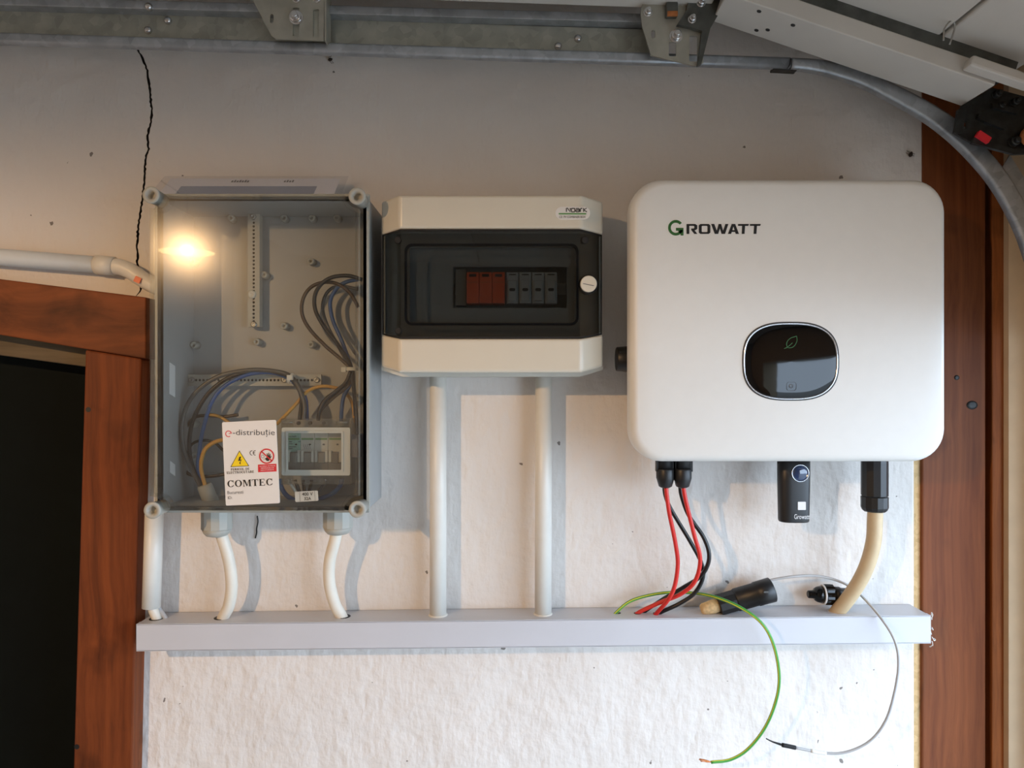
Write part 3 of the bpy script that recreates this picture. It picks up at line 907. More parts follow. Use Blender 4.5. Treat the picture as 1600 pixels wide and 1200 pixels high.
tag(cable('stray_wire', [(402, 806, 0.004), (403, 815, 0.004), (401, 826, 0.004), (401, 832, 0.003), (399, 841, 0.003)], 0.0011, 'wire_black', 'short thin black wire end below the clear-lidded box', seg=6), 'short thin black wire end below the clear-lidded box', 'wire')

# pipe on the upper left
pp = thing('pipe_run', 'white pipe with elbow running to the clear-lidded box at upper left', 'pipe', W(0, 402, 0.02))
mb = MB(); mb.turn(W(-1000, 322, 0.018), W(165, 415, 0.018) - W(-1000, 322, 0.018), [(0, 0.0132), ((W(165, 415, 0.018) - W(-1000, 322, 0.018)).length, 0.0132)], 24); mb.build('pipe', 'pvc_white', pp)
ax = (W(180, 416.5, 0.018) - W(152, 413.5, 0.018))
mb = MB(); mb.turn(W(151, 413.5, 0.018), ax, [(0, 0.0135), (0.0002, 0.0148), (ax.length, 0.0148), (ax.length + 0.0008, 0.0125)], 24); mb.build('socket', 'pvc_white', pp)
mb = MB(); mb.tube(spline([W(174, 416, 0.018), W(188, 417.5, 0.018), W(203, 423, 0.018), W(218, 433, 0.018), W(240, 446, 0.02), W(268, 456, 0.022), W(290, 461, 0.023)], 8), 0.0125, 18); mb.build('elbow', 'pvc_white', pp)
mb = MB(); q = rot2(rrect(214.5, 437, 5, 4.6, 0.8, 2), 214.5, 437, 25); plate(mb, q, 0.034, 0.002); lab(mb.build('tag', 'orange_tag', pp), 'small orange printed tag')

# ------------------------------------------------------------------ loose leads on and above the trunking
t = thing('earth_wire', 'green and yellow earth wire looping down in front of the trunking', 'wire', W(965, 957, 0.03))
pts = [(958, 966, 0.030), (964, 956, 0.032), (988, 938, 0.028), (1032, 927, 0.024), (1076, 926, 0.028), (1118, 933, 0.058), (1160, 951, 0.082), (1192, 976, 0.092), (1210, 1012, 0.090), (1217.5, 1060, 0.082), (1211, 1100, 0.074), (1194, 1139, 0.066), (1168, 1171, 0.060), (1141, 1187, 0.058), (1111, 1191, 0.058)]
path = spline([W(*p) for p in pts], 8)
mb = MB(); mb.tube(path, 0.0023, 12, stripe=[0, 1, 1, 1, 0, 0, 0, 0, 0, 0, 1, 0], twist=0.016); mb.build('insulation', ['wire_green', 'wire_yellow'], t)
mb = MB()
rnd = random.Random(9)
for k in range(9):
    a = W(1113, 1191, 0.058); b = W(1093 + rnd.uniform(-1, 5), 1187 + rnd.uniform(-3, 3.5), 0.058 + rnd.uniform(-0.003, 0.003))
    mb.tube(spline([a, a.lerp(b, 0.5) + V(0, rnd.uniform(-0.001, 0.001), rnd.uniform(-0.001, 0.001)), b], 3), 0.0005, 5)
mb.build('copper_strands', 'copper', t)
t = thing('antenna_lead', 'thin grey lead looping down at the right with black heat-shrink end', 'wire', W(1205, 908, 0.04))
pts = [(1190, 913, 0.036), (1202, 907, 0.036), (1242, 900.5, 0.040), (1281, 900.5, 0.036), (1318, 911, 0.033), (1344, 929, 0.038), (1376, 965, 0.070), (1398, 1001, 0.088), (1404, 1037, 0.088), (1398, 1081, 0.084), (1384, 1126, 0.076), (1359, 1158, 0.068), (1323, 1175, 0.060), (1288, 1176.5, 0.054), (1241, 1168, 0.050)]
mb = MB(); mb.tube(spline([W(*p) for p in pts], 8), 0.0020, 10); mb.build('jacket', 'cable_grey', t)
mb = MB(); mb.tube(spline([W(1243, 1168.3, 0.050), W(1232, 1166, 0.050), W(1222, 1164, 0.050)], 4), 0.0031, 10); mb.build('heat_shrink', 'black_rubber', t)
mb = MB(); mb.tube(spline([W(1222, 1164, 0.050), W(1213, 1161, 0.049), W(1206, 1158.5, 0.048), W(1197, 1154, 0.048)], 4), 0.0019, 8, r1=0.0008); mb.build('tip', 'black_rubber', t)
mb = MB(); mb.tube(spline([W(1291, 1177, 0.0545), W(1280, 1175.8, 0.0535), W(1267, 1173.2, 0.052)], 4), 0.0027, 10); lab(mb.build('sleeve', 'pvc_white', t), 'white marker sleeve')
# black plug lying on the trunking
def axis_pts(a, b):
    return a, (b - a).normalized(), (b - a).length
t = thing('black_plug', 'black cylindrical plug with tan stopper lying on the trunking', 'plug', W(1165, 945, 0.03))
a, ax, L = axis_pts(W(1122, 945.5, 0.034), W(1207, 921, 0.034))
mb = MB(); mb.turn(a, ax, [(0, 0.0125), (0.001, 0.0165), (0.026, 0.0165), (0.0265, 0.0155)], 10, smooth=False); mb.build('nut', 'black_plastic', t)
mb = MB(); mb.turn(a + ax * 0.026, ax, [(0, 0.0158), (0.003, 0.0172), (0.034, 0.0172), (0.0345, 0.0182), (L - 0.027, 0.0186), (L - 0.026, 0.017), (L - 0.032, 0.0165)], 22); mb.build('barrel', 'black_plastic', t)
mb = MB(); p = a + ax * (L - 0.014) + V(-0.002, -0.0175, 0.005); mb.box(p + V(-0.004, -0.001, -0.0012), p + V(0.003, 0.001, 0.0012)); mb.build('keyway', 'wire_grey', t)
a2 = a - ax * 0.027
mb = MB(); mb.turn(a2, ax, [(0, 0.0065), (0.003, 0.009), (0.018, 0.0105), (0.028, 0.0105)], 14); lab(mb.build('stopper', 'foam', t), 'tan foam stopper')
# second plug, behind the cream cable
t = thing('black_plug', 'black ribbed plug with white ring behind the cream power cable', 'plug', W(1295, 930, 0.025))
a, ax, L = axis_pts(W(1262, 928.5, 0.024), W(1330, 929.5, 0.024))
mb = MB(); mb.turn(a, ax, [(0, 0.0045), (0.001, 0.0058), (0.010, 0.0062), (0.0105, 0.009), (0.014, 0.0115), (0.0225, 0.0138)], 20); mb.build('nose', 'gloss_black', t)
mb = MB(); mb.turn(a + ax * 0.0222, ax, [(0, 0.0145), (0.0004, 0.0152), (0.0022, 0.0152), (0.0026, 0.0145)], 24); lab(mb.build('seal_ring', 'print_white', t), 'white seal ring')
mb = MB(); mb.turn(a + ax * 0.0248, ax, [(0, 0.0142), (0.001, 0.0158), (0.013, 0.0158), (0.014, 0.0142)], 28, smooth=False, flute=((1, 2), 0.9)); mb.build('ribbed_nut', 'gloss_black', t)
mb = MB(); mb.turn(a + ax * 0.0385, ax, [(0, 0.0120), (0.010, 0.0120), (0.012, 0.0105), (L - 0.0385, 0.0100)], 20); mb.build('barrel', 'black_plastic', t)

# ------------------------------------------------------------------ combiner box (grey-cream shells, smoked window)
DQ, DE, DBASE = 0.125, 0.100, 0.060
cb = thing('combiner_box', 'cream plastic combiner box with smoked flip-up window', 'electrical box', W(770, 588, 0.0))
XS = (596, 624, 908, 942)         # left edge, facet, facet, right edge (pixels at their own depth)
def band(mb, yt_m, yt_e, yb_m, yb_e, back=DBASE, mat=0, dd=0.0, xs=XS):
    """faceted front band from top rows to bottom rows; m = middle, e = edge"""
    top = [W(xs[0], yt_e, DE + dd), W(xs[1], yt_m, DQ + dd), W(xs[2], yt_m, DQ + dd), W(xs[3], yt_e, DE + dd)]
    bot = [W(xs[0], yb_e, DE + dd), W(xs[1], yb_m, DQ + dd), W(xs[2], yb_m, DQ + dd), W(xs[3], yb_e, DE + dd)]
    tb = [V(p.x, -back, p.z) for p in top]; bb = [V(p.x, -back, p.z) for p in bot]
    vs = top + bot + tb + bb
    fs = []
    for i in range(3):
        fs.append((i, i + 1, 4 + i + 1, 4 + i))
        fs.append((i, i + 8, i + 9, i + 1))
        fs.append((4 + i, 5 + i, 13 + i, 12 + i))
        fs.append((8 + i, 12 + i, 13 + i, 9 + i))
    fs.append((0, 4, 12, 8)); fs.append((3, 11, 15, 7))
    return mb.add(vs, fs, mat)
mb = MB(); band(mb, 304.5, 315, 358, 367); mb.build('upper_shell', 'cream_abs', cb, bevel=0.004, segs=3)
mb = MB(); band(mb, 529, 523, 582, 573); mb.build('lower_shell', 'cream_abs', cb, bevel=0.004, segs=3)
mb = MB()
oc = [(598, 316), (626, 306), (906, 306), (940, 316), (943, 578), (907, 588.5), (627, 588.5), (594, 578)]
rear = [W(x, y, 0.100) for x, y in oc]
mb2 = MB()
ring0 = [p + V(0, 0.010, 0) for p in rear]
cx = sum(p.x for p in rear) / 8; cz = sum(p.z for p in rear) / 8
ring1 = [V(cx + (p.x - cx) * 1.0, -0.0005, cz + (p.z - cz) * 1.0) for p in rear]
hole_ = [V(cx + (p.x - cx) * 0.965, p.y, cz + (p.z - cz) * 0.955) for p in ring0]
mb2.prism(ring0, (0, 0.086, 0), [hole_])
mb2.prism([p + V(0, 0.0855, 0) for p in ring0], (0, 0.004, 0))
mb2.build('back_box', 'noark_base', cb, bevel=0.002)
# dark frame behind the smoked window
mb = MB(); plate(mb, [(602, 362), (936, 362), (936, 527), (602, 527)], 0.094, 0.006, [[(640, 386), (898, 386), (898, 503), (640, 503)]]); mb.build('inner_frame', 'breaker_grey', cb)
mb = MB(); plate(mb, [(636, 380), (902, 380), (902, 508), (636, 508)], 0.080, 0.004, [[(708, 417), (886, 417), (886, 481), (708, 481)]]); mb.build('face_plate', 'face_grey', cb)
mb = MB(); plate(mb, [(650, 424), (706, 424), (706, 476), (650, 476)], 0.0812, 0.0012); mb.build('blank_cover', 'face_grey', cb)
mb = MB(); pxbox(mb, 640, 444, 900, 460, 0.056, 0.0612); mb.build('din_rail', 'zinc', cb)
# smoked window
mb = MB()
def sheet(mb, yt_m, yt_e, yb_m, yb_e, th=0.0025, dd=0.0):
    top = [W(599, yt_e, DE + dd), W(626, yt_m, DQ + dd), W(906, yt_m, DQ + dd), W(939, yt_e, DE + dd)]
    bot = [W(599, yb_e, DE + dd), W(626, yb_m, DQ + dd), W(906, yb_m, DQ + dd), W(939, yb_e, DE + dd)]
    for i in range(3):
        q = [top[i], top[i + 1], bot[i + 1], bot[i]]
        mb.hexa(q, [p + V(0, th, 0) for p in q])
sheet(mb, 361, 369, 526, 520, dd=-0.001)
wn = mb.build('window', 'smoked', cb)
mb = MB()
plate(mb, rrect(768, 444.5, 136, 64, 12), DQ + 0.0022, 0.0030, [rrect(768, 444.5, 132.5, 60.5, 10)])
mb.build('window_ridge', 'gloss_black', wn)
mb = MB()
for (a, b) in (((626, 359.5), (906, 359.5)), ((626, 527.5), (906, 527.5))):
    stroke(mb, [a, b], 2.6, DQ - 0.0005, 0.003)
for (p, q) in (((W(598, 368, DE), W(626, 359.5, DQ))), (W(906, 359.5, DQ), W(940, 368, DE)), (W(598, 521.5, DE), W(626, 527.5, DQ)), (W(906, 527.5, DQ), W(940, 521.5, DE))):
    mb.tube([p + V(0, 0.001, 0), q + V(0, 0.001, 0)], 0.0013, 6)
for x in (598.5, 939.5):
    mb.tube([W(x, 368, DE), W(x, 521, DE)], 0.0012, 6)
mb.build('window_gasket', 'black_rubber', wn)
for (x, y) in ((622, 375.5), (914, 375.5), (623, 517)):
    mb = MB(); mb.turn(W(x, y, DQ - 0.004) + V(0, 0.002, 0), (0, -1, 0), [(0, 0.005), (0.004, 0.005), (0.0045, 0.004)], 16); mb.build('cover_screw', 'black_rubber', cb)
c = W(919, 444.5, DQ - 0.006)
mb = MB(); mb.turn(c + V(0, 0.004, 0), (0, -1, 0), [(0, 0.0140), (0.005, 0.0140), (0.006, 0.0128), (0.0035, 0.0122)], 28); kn = mb.build('lock_ring', 'black_rubber', cb)
mb = MB(); mb.turn(c + V(0, 0.002, 0), (0, -1, 0), [(0, 0.0116), (0.0085, 0.0116), (0.0095, 0.0108)], 28); kb = mb.build('lock_knob', 'cream_abs', cb)
mb = MB(); stroke(mb, [(911, 443), (928, 446.5)], 1.0, DQ + 0.0018, 0.001); mb.build('slot', 'print_grey', kb)
# maker's sticker
mb = MB(); plate(mb, rrect(895, 333, 27, 10, 9.5), DQ + 0.0006, 0.0008); st = mb.build('maker_sticker', 'sign_white', cb); lab(st, 'white pill-shaped sticker with black letters over a green line')
# sticker lettering: N O A R K drawn as strokes
def strokes(mb, segs, w, d, ox, oy, sx, sy):
    for s in segs:
        stroke(mb, [(ox + x * sx, oy + y * sy) for x, y in s], w, d, 0.0003)
NO = [[[(0, 1), (0, 0.05), (0.25, 0), (1, 1), (1, 0)]],
      [[(0.1, 0.1), (0.9, 0.1), (1, 0.2), (1, 0.8), (0.9, 1), (0.1, 1), (0, 0.8), (0, 0.2), (0.1, 0.1)]],
      [[(0, 0.15), (0.8, 0.12), (1, 0.3), (1, 1)], [(1, 0.5), (0.2, 0.5), (0, 0.65), (0, 0.85), (0.2, 1), (1, 0.95)]],
      [[(0, 1), (0, 0.3), (0.3, 0.1), (0.9, 0.1)]],
      [[(0, 0), (0, 1)], [(0.9, 0), (0.1, 0.5), (1, 1)]]]
mb = MB()
ox = 885
for gl, wd in zip(NO, (6, 5.6, 5.4, 3.6, 5)):
    strokes(mb, gl, 1.5, DQ + 0.0009, ox, 325, wd, 6)
    ox += wd + 1.6
mb.build('lettering', 'paint_black', st)
mb = MB(); stroke(mb, [(873, 334), (916, 334)], 2.2, DQ + 0.0009, 0.0003); mb.build('green_line', 'green_band', st)
lettering('CE  PV COMBINER BOX', 874, 337.2, 915, 340.6, DQ + 0.0006, 'paint_black', st, th=0.0003)
# devices on the rail inside
sp = thing('surge_arrester', 'orange three-pole surge arrester behind the smoked window', 'surge arrester', W(759, 474, 0.07))
mb = MB(); pxbox(mb, 712, 421, 728, 477, 0.062, 0.085); mb.build('base', 'breaker_grey', sp)
for i in range(3):
    if i == 0:
        mb = MB(); pxbox(mb, 729, 425, 748.4, 474, 0.062, 0.092); pole = mb.build('cartridge', 'orange_abs', sp, bevel=0.0012)
        mb = MB(); pxbox(mb, 733, 428, 744, 432.5, 0.088, 0.0925); slot = mb.build('grip', 'paint_black', pole)
        mb = MB(); stroke(mb, [(730.5, 441), (747, 441)], 1.0, 0.0925, 0.001); ln = mb.build('ridge', 'rust', pole)
    else:
        c = copy_part(pole, sp, (i * 20.2 * S(0.092), 0, 0))
        for s in (slot, ln):
            k = s.copy(); COL.objects.link(k); k.parent = c; k.location = s.location
gf = 'grey fuse holders behind the smoked window'
for i, lbl in enumerate(('grey fuse holder next to the orange surge arrester', 'second grey fuse holder from the orange surge arrester', 'third grey fuse holder from the orange surge arrester', 'grey fuse holder furthest from the orange surge arrester')):
    x = 791 + i * 20.2
    t = thing('fuse_holder', lbl, 'fuse holder', W(x + 9.5, 474, 0.07), gf)
    mb = MB(); pxbox(mb, x, 425, x + 19, 474, 0.062, 0.086); mb.build('body', 'module_grey', t, bevel=0.001)
    mb = MB(); pxbox(mb, x + 3, 438, x + 16, 470, 0.084, 0.090); hd = mb.build('handle', 'module_grey', t, bevel=0.001)
    mb = MB(); plate(mb, rrect(x + 9.5, 452.5, 4.6, 2.4, 2.2), 0.0905, 0.001); mb.build('window_slot', 'paint_black', hd)
    mb = MB(); stroke(mb, [(x + 4, 429), (x + 15, 429)], 1.6, 0.0865, 0.001); mb.build('terminal', 'paint_black', t)

# ------------------------------------------------------------------ clear-lidded distribution box
DL, DR, DFL = 0.150, 0.118, 0.010      # lid front, body rim, inner floor
bx = thing('distribution_box', 'tall grey enclosure with transparent lid and corner screws', 'electrical box', W(400, 806, 0.0))
lx0, ly0, lx1, ly1 = 224, 293, 570, 808
A = W(lx0, ly0, DL); B = W(lx1, ly1, DL)
X0, X1, Z1, Z0 = A.x, B.x, A.z, B.z
ins = 0.004
bx0, bx1, bz0, bz1 = X0 + ins, X1 - ins, Z0 + ins, Z1 - ins
wt = 0.0045
mb = MB()
mb.box((bx0, -DFL, bz0), (bx1, -0.0005, bz1))
mb.build('back_panel', 'grey_box', bx)
for (p, q) in (((bx0, bz0), (bx0 + wt, bz1)), ((bx1 - wt, bz0), (bx1, bz1)), ((bx0 + wt, bz0), (bx1 - wt, bz0 + wt)), ((bx0 + wt, bz1 - wt), (bx1 - wt, bz1))):
    mb = MB(); mb.box((p[0], -DR, p[1]), (q[0], -DFL, q[1])); mb.build('side_wall', 'grey_box', bx)
mb = MB()
e = 0.0035
mb.prism([V(bx0 - e, -DR, bz0 - e), V(bx1 + e, -DR, bz0 - e), V(bx1 + e, -DR, bz1 + e), V(bx0 - e, -DR, bz1 + e)], (0, 0.008, 0),
         [[V(bx0 + wt, -DR, bz0 + wt), V(bx1 - wt, -DR, bz0 + wt), V(bx1 - wt, -DR, bz1 - wt), V(bx0 + wt, -DR, bz1 - wt)]])
mb.build('rim', 'grey_boss', bx)
# lid: notched at the corners, chamfered front edge
def notch_ring(insx, y, rc=0.020):
    out = []
    x0, x1, z0, z1 = X0 + insx, X1 - insx, Z0 + insx, Z1 - insx
    n = 8
    def corner(cx, cz, a0, a1):
        for i in range(n + 1):
            an = math.radians(a0 + (a1 - a0) * i / n)
            out.append(V(cx + (rc) * math.cos(an), y, cz + (rc) * math.sin(an)))
    q = 0.0085
    # concave arcs around the screw towers
    corner(x1 - q + insx, z0 + q - insx, 180 + 0, 90)
    corner(x1 - q + insx, z1 - q + insx, 270, 180)
    corner(x0 + q - insx, z1 - q + insx, 360, 270)
    corner(x0 + q - insx, z0 + q - insx, 90, 0)
    # clamp into the outline
    return [V(min(max(p.x, x0), x1), p.y, min(max(p.z, z0), z1)) for p in out]
mb = MB()
O = [notch_ring(0.0, -DR - 0.0005), notch_ring(0.0, -DL + 0.005), notch_ring(0.0015, -DL + 0.0015), notch_ring(0.004, -DL)]
mb.rings(O, cap0=False, cap1=True, smooth=False)
I = [notch_ring(0.003, -DR - 0.0005), notch_ring(0.003, -DL + 0.006), notch_ring(0.006, -DL + 0.003)]
mb.rings(I, cap0=False, cap1=True, smooth=False)
k = len(O[0])
mb.add(O[0] + I[0], [(i, (i + 1) % k, (i + 1) % k + k, i + k) for i in range(k)])
lid = mb.build('lid', 'clear_lid', bx)
# raised inner frame line of the lid
mb = MB(); mb.prism(notch_ring(0.012, -DL + 0.0034, 0.024), (0, 0.0018, 0), [notch_ring(0.0135, -DL + 0.0034, 0.0245)]); mb.build('lid_rib', 'clear_lid', lid)
for (x, y) in ((236, 304.5), (558, 306.5), (238, 797.5), (558.5, 796)):
    c = W(x, y, DL + 0.001)
    mb = MB()
    mb.turn(V(c.x, -DR, c.z), (0, -1, 0), [(0, 0.0095), (DL - DR - 0.002, 0.0110), (DL - DR + 0.001, 0.0118), (DL - DR + 0.0022, 0.0112), (DL - DR + 0.0022, 0.0060), (DL - DR - 0.008, 0.0056)], 28)
    tw = mb.build('screw_tower', 'grey_boss', bx)
    mb = MB(); mb.turn(V(c.x, -DR - 0.018, c.z), (0, -1, 0), [(0, 0.0054), (0.004, 0.0054), (0.0045, 0.0046)], 18); mb.build('screw', 'greasy_steel', tw)
# mounting studs on the back panel
def stud_at(px, py):
    c = W(px, py, 0.024)
    mb = MB(); mb.turn(V(c.x, -DFL, c.z), (0, -1, 0), [(0, 0.0060), (0.012, 0.0054), (0.014, 0.0052), (0.014, 0.0022), (0.006, 0.0020)], 16)
    return mb.build('mounting_stud', 'grey_boss', bx)
for p in ((360, 340), (443, 340), (487, 340), (526, 340), (300, 408), (485, 408), (412, 429), (443, 509), (400, 534), (302, 539), (485, 538), (300, 663), (303, 713), (522, 712)):
    stud_at(*p)
# perforated bars
def perfbar(x0, y0, x1, y1, n, vertical, d=0.030):
    a, b = W(x0, y0, d), W(x1, y1, d)
    ax0, ax1, az0, az1 = a.x, b.x, b.z, a.z
    mb = MB()
    L = (az1 - az0) if vertical else (ax1 - ax0)
    wdt = (ax1 - ax0) if vertical else (az1 - az0)
    cell = L / n
    r = min(0.0020, cell * 0.36)
    h = wdt / 2
    P = lambda u, v, y: V((ax0 + ax1) / 2 + v, y, az0 + u) if vertical else V(ax0 + u, y, (az0 + az1) / 2 + v)
    for i in range(n):
        u0 = i * cell; uc = u0 + cell / 2
        sq = []
        for kk in range(8):
            an = PI / 4 * kk
            c, s = math.cos(an), math.sin(an)
            m_ = max(abs(c), abs(s))
            sq.append((uc + c / m_ * cell / 2, s / m_ * h))
        ho = [(uc + r * math.cos(PI / 4 * kk), r * math.sin(PI / 4 * kk)) for kk in range(8)]
        vs = [P(u, v, -d) for u, v in sq] + [P(u, v, -d) for u, v in ho] + [P(u, v, -d + 0.002) for u, v in ho]
        fs = [(j, (j + 1) % 8, (j + 1) % 8 + 8, j + 8) for j in range(8)] + [(j + 8, (j + 1) % 8 + 8, (j + 1) % 8 + 16, j + 16) for j in range(8)]
        mb.add(vs, fs)
    # folded flanges, and a black sheet painting the shade behind the holes
    for s in (-1, 1):
        q = [P(0, s * h, -d), P(L, s * h, -d), P(L, s * h, -0.016), P(0, s * h, -0.016)]
        mb.add(q, [(0, 1, 2, 3)])
    q = [P(0, -h, -d + 0.004), P(L, -h, -d + 0.004), P(L, h, -d + 0.004), P(0, h, -d + 0.004)]
    mb.add(q, [(0, 1, 2, 3)], 1)
    return mb.build('perforated_bar', ['grey_boss', 'paint_black'], bx)
pv = perfbar(387, 333, 405.5, 511, 30, True)
ph = perfbar(291.5, 585, 502, 603, 36, False)
def bar_screw(px, py, parent, washer=False):
    c = W(px, py, 0.031)
    mb = MB(); mb.turn(c + V(0, 0.002, 0), (0, -1, 0), [(0, 0.0046 if not washer else 0.0062), (0.0025, 0.0046 if not washer else 0.0062), (0.0035, 0.0036), (0.0035, 0.0014), (0.0022, 0.0012)], 16)
    return mb.build('screw', 'zinc' if not washer else 'breaker_white', parent)
bar_screw(395.5, 338, pv); bar_screw(396.5, 507, pv); bar_screw(393.5, 460, pv, True)
bar_screw(299, 593.5, ph); bar_screw(495, 593.5, ph); bar_screw(444.5, 593.5, ph)
mb = MB(); pxbox(mb, 288, 576, 296, 612, DFL, 0.016); mb.build('bar_foot', 'grey_boss', bx)
# faint stickers on the inner left wall (they lie on the wall face)
def on_left_wall(y0, y1, d0, d1, name):
    x = bx0 + wt + 0.0004
    zz = lambda y, d: W(0, y, d).z
    mb = MB()
    f = [V(x, -d0, zz(y0, d0)), V(x, -d1, zz(y0 + 6, d1)), V(x, -d1, zz(y1, d1)), V(x, -d0, zz(y1 - 6, d0))]
    mb.hexa(f, [p + V(-0.0003, 0, 0) for p in f])
    return lab(mb.build(name, 'print_white', bx), 'small white sticker')
on_left_wall(566, 621, 0.092, 0.074, 'sticker'); on_left_wall(720, 744, 0.090, 0.074, 'sticker')

# ---- wires inside the box
gw = 'wires inside the clear-lidded box'
def wire(pts, r, mat, label, seg=8):
    return cable('wire', pts, r, mat, label, 'wire', gw, n=7, seg=seg)
# bundle sweeping from the lower left inlet over the bar to the breaker
mb = MB(); c0, c1 = W(331, 787, 0.055), W(319, 757, 0.060)
inl = mb.turn(c0, c1 - c0, [(0, 0.0115), ((c1 - c0).length * 0.9, 0.0108), ((c1 - c0).length, 0.0095)], 18)
tag(mb.build('cable_sheath', 'grey_boss'), 'grey cable sheath end rising from the lower left of the box', 'cable')
wire([(315, 762, 0.060), (300, 735, 0.062), (287, 700, 0.062), (284, 665, 0.062), (293, 632, 0.060), (312, 607, 0.058), (345, 587, 0.055), (395, 578, 0.052), (440, 582, 0.050), (458, 592, 0.050), (470, 612, 0.055), (476, 635, 0.060), (474, 656, 0.062)], 0.0034, 'wire_grey', 'grey wire of the big arch, outermost at the left')
wire([(317, 762, 0.056), (303, 735, 0.056), (296, 705, 0.056), (298, 670, 0.056), (309, 640, 0.056), (330, 610, 0.054), (362, 588, 0.052), (405, 579, 0.049), (445, 585, 0.047), (461, 597, 0.047), (471, 620, 0.050), (470, 640, 0.056), (468, 656, 0.058)], 0.0032, 'wire_black', 'black wire of the big arch between grey and blue')
wire([(319, 762, 0.052), (309, 735, 0.054), (312, 700, 0.056), (318, 668, 0.058), (330, 630, 0.058), (350, 604, 0.056), (385, 586, 0.052), (420, 582, 0.047), (447, 589, 0.044), (464, 603, 0.044), (477, 622, 0.048), (480, 656, 0.056)], 0.0030, 'wire_blue', 'blue wire of the big arch, innermost')
wire([(321, 761, 0.064), (314, 730, 0.068), (319, 705, 0.070), (333, 692, 0.072), (352, 687, 0.075), (372, 690, 0.078)], 0.0030, 'wire_ochre', 'yellow-ochre wire curving from the sheath behind the white sign')
wire([(372, 648, 0.030), (350, 651, 0.030), (325, 649, 0.030), (305, 652, 0.030), (291, 668, 0.030), (283, 700, 0.030), (284, 725, 0.032), (298, 742, 0.034), (330, 744, 0.034), (366, 738, 0.034)], 0.0026, 'wire_brown', 'brown wire looping low on the left, behind the sign')
wire([(326, 648, 0.034), (340, 650, 0.034), (356, 659, 0.036), (372, 672, 0.040)], 0.0024, 'wire_ochre', 'short ochre wire above left of the white sign')
wire([(372, 714, 0.032), (352, 706, 0.032), (336, 692, 0.032), (318, 688, 0.032), (300, 694, 0.032), (292, 712, 0.032)], 0.0022, 'wire_black', 'thin black wire left of the warning triangle')
# right-hand loop
wire([(566, 437, 0.060), (545, 431, 0.060), (520, 433, 0.060), (502, 444, 0.060), (492, 462, 0.060), (493, 485, 0.060), (505, 508, 0.060), (527, 537, 0.060), (543, 562, 0.058), (549, 578, 0.056), (552, 600, 0.055), (556, 640, 0.052), (560, 700, 0.05)], 0.0030, 'wire_black', 'black wire of the right loop, highest at the box edge')
wire([(560, 480, 0.050), (547, 458, 0.050), (528, 444, 0.050), (508, 441, 0.050), (487, 448, 0.050), (474, 466, 0.050), (472, 490, 0.050), (483, 513, 0.050), (508, 540, 0.050), (535, 563, 0.052), (547, 577, 0.053), (545, 600, 0.055), (520, 622, 0.058), (502, 640, 0.060), (497, 656, 0.060)], 0.0028, 'wire_brown', 'brown wire of the right loop reaching furthest left')
wire([(562, 436, 0.045), (540, 441, 0.045), (525, 452, 0.045), (516, 472, 0.045), (520, 500, 0.045), (533, 530, 0.048), (544, 560, 0.050), (549, 577, 0.051), (547, 600, 0.052), (537, 620, 0.056), (534, 640, 0.060), (533, 658, 0.060)], 0.0030, 'wire_blue', 'blue wire of the right loop running down to the breaker')
wire([(560, 452, 0.040), (530, 447, 0.040), (512, 456, 0.040), (504, 478, 0.040), (510, 505, 0.040), (528, 540, 0.044), (545, 570, 0.050), (552, 580, 0.050), (553, 605, 0.05), (555, 650, 0.05)], 0.0026, 'wire_grey', 'grey wire of the right loop between black and blue')
wire([(432, 663, 0.060), (445, 650, 0.056), (462, 632, 0.052), (480, 612, 0.048), (500, 604, 0.046), (520, 605, 0.046), (538, 612, 0.044), (550, 630, 0.042), (555, 660, 0.042)], 0.0026, 'wire_ochre', 'ochre wire arching from the sign to the right side')
wire([(548, 580, 0.058), (540, 598, 0.060), (524, 612, 0.062), (508, 625, 0.064), (500, 640, 0.066), (497, 657, 0.066)], 0.0030, 'wire_black', 'black wire dropping from the cable tie to the breaker')
# loop under the breaker
wire([(437, 748, 0.045), (440, 762, 0.045), (450, 776, 0.048), (468, 783, 0.052), (495, 780, 0.054), (518, 772, 0.056), (531, 760, 0.060), (534, 748, 0.062)], 0.0036, 'wire_blue', 'blue wire looping below the circuit breaker')
for x, mt, lb in ((451, 'cable_white', 'white wire tail under the breaker, leftmost'), (461, 'wire_black', 'black wire tail under the breaker beside the white one'), (474, 'wire_brown', 'brown wire tail under the breaker between the black ones'), (487, 'wire_black', 'black wire tail under the breaker beside the grey one'), (510, 'wire_grey', 'grey wire tail under the breaker, rightmost')):
    wire([(x, 750, 0.058), (x + (478 - x) * 0.25, 762, 0.056), (x + (478 - x) * 0.55, 774, 0.052), (x + (478 - x) * 0.8, 786, 0.048)], 0.0026, mt, lb)
# cable ties
mb = MB(); p = W(549, 577, 0.053); mb.turn(p + V(0, 0, 0.003), (0, 0, -1), [(0, 0.0105), (0.005, 0.0105)], 18, caps=False)
mb.box(p + V(-0.013, -0.010, -0.004), p + V(-0.006, -0.004, 0.003)); tag(mb.build('cable_tie', 'breaker_white'), 'white cable tie around the right wire bundle', 'cable tie')
mb = MB(); p = W(456, 590.5, 0.052); mb.turn(p - V(0.003, 0, 0), (1, 0, -0.5), [(0, 0.0085), (0.004, 0.0085)], 18, caps=False)
mb.box(p + V(-0.004, -0.012, -0.003), p + V(0.004, -0.006, 0.004)); tag(mb.build('cable_tie', 'breaker_white'), 'white cable tie at the end of the horizontal bar', 'cable tie')

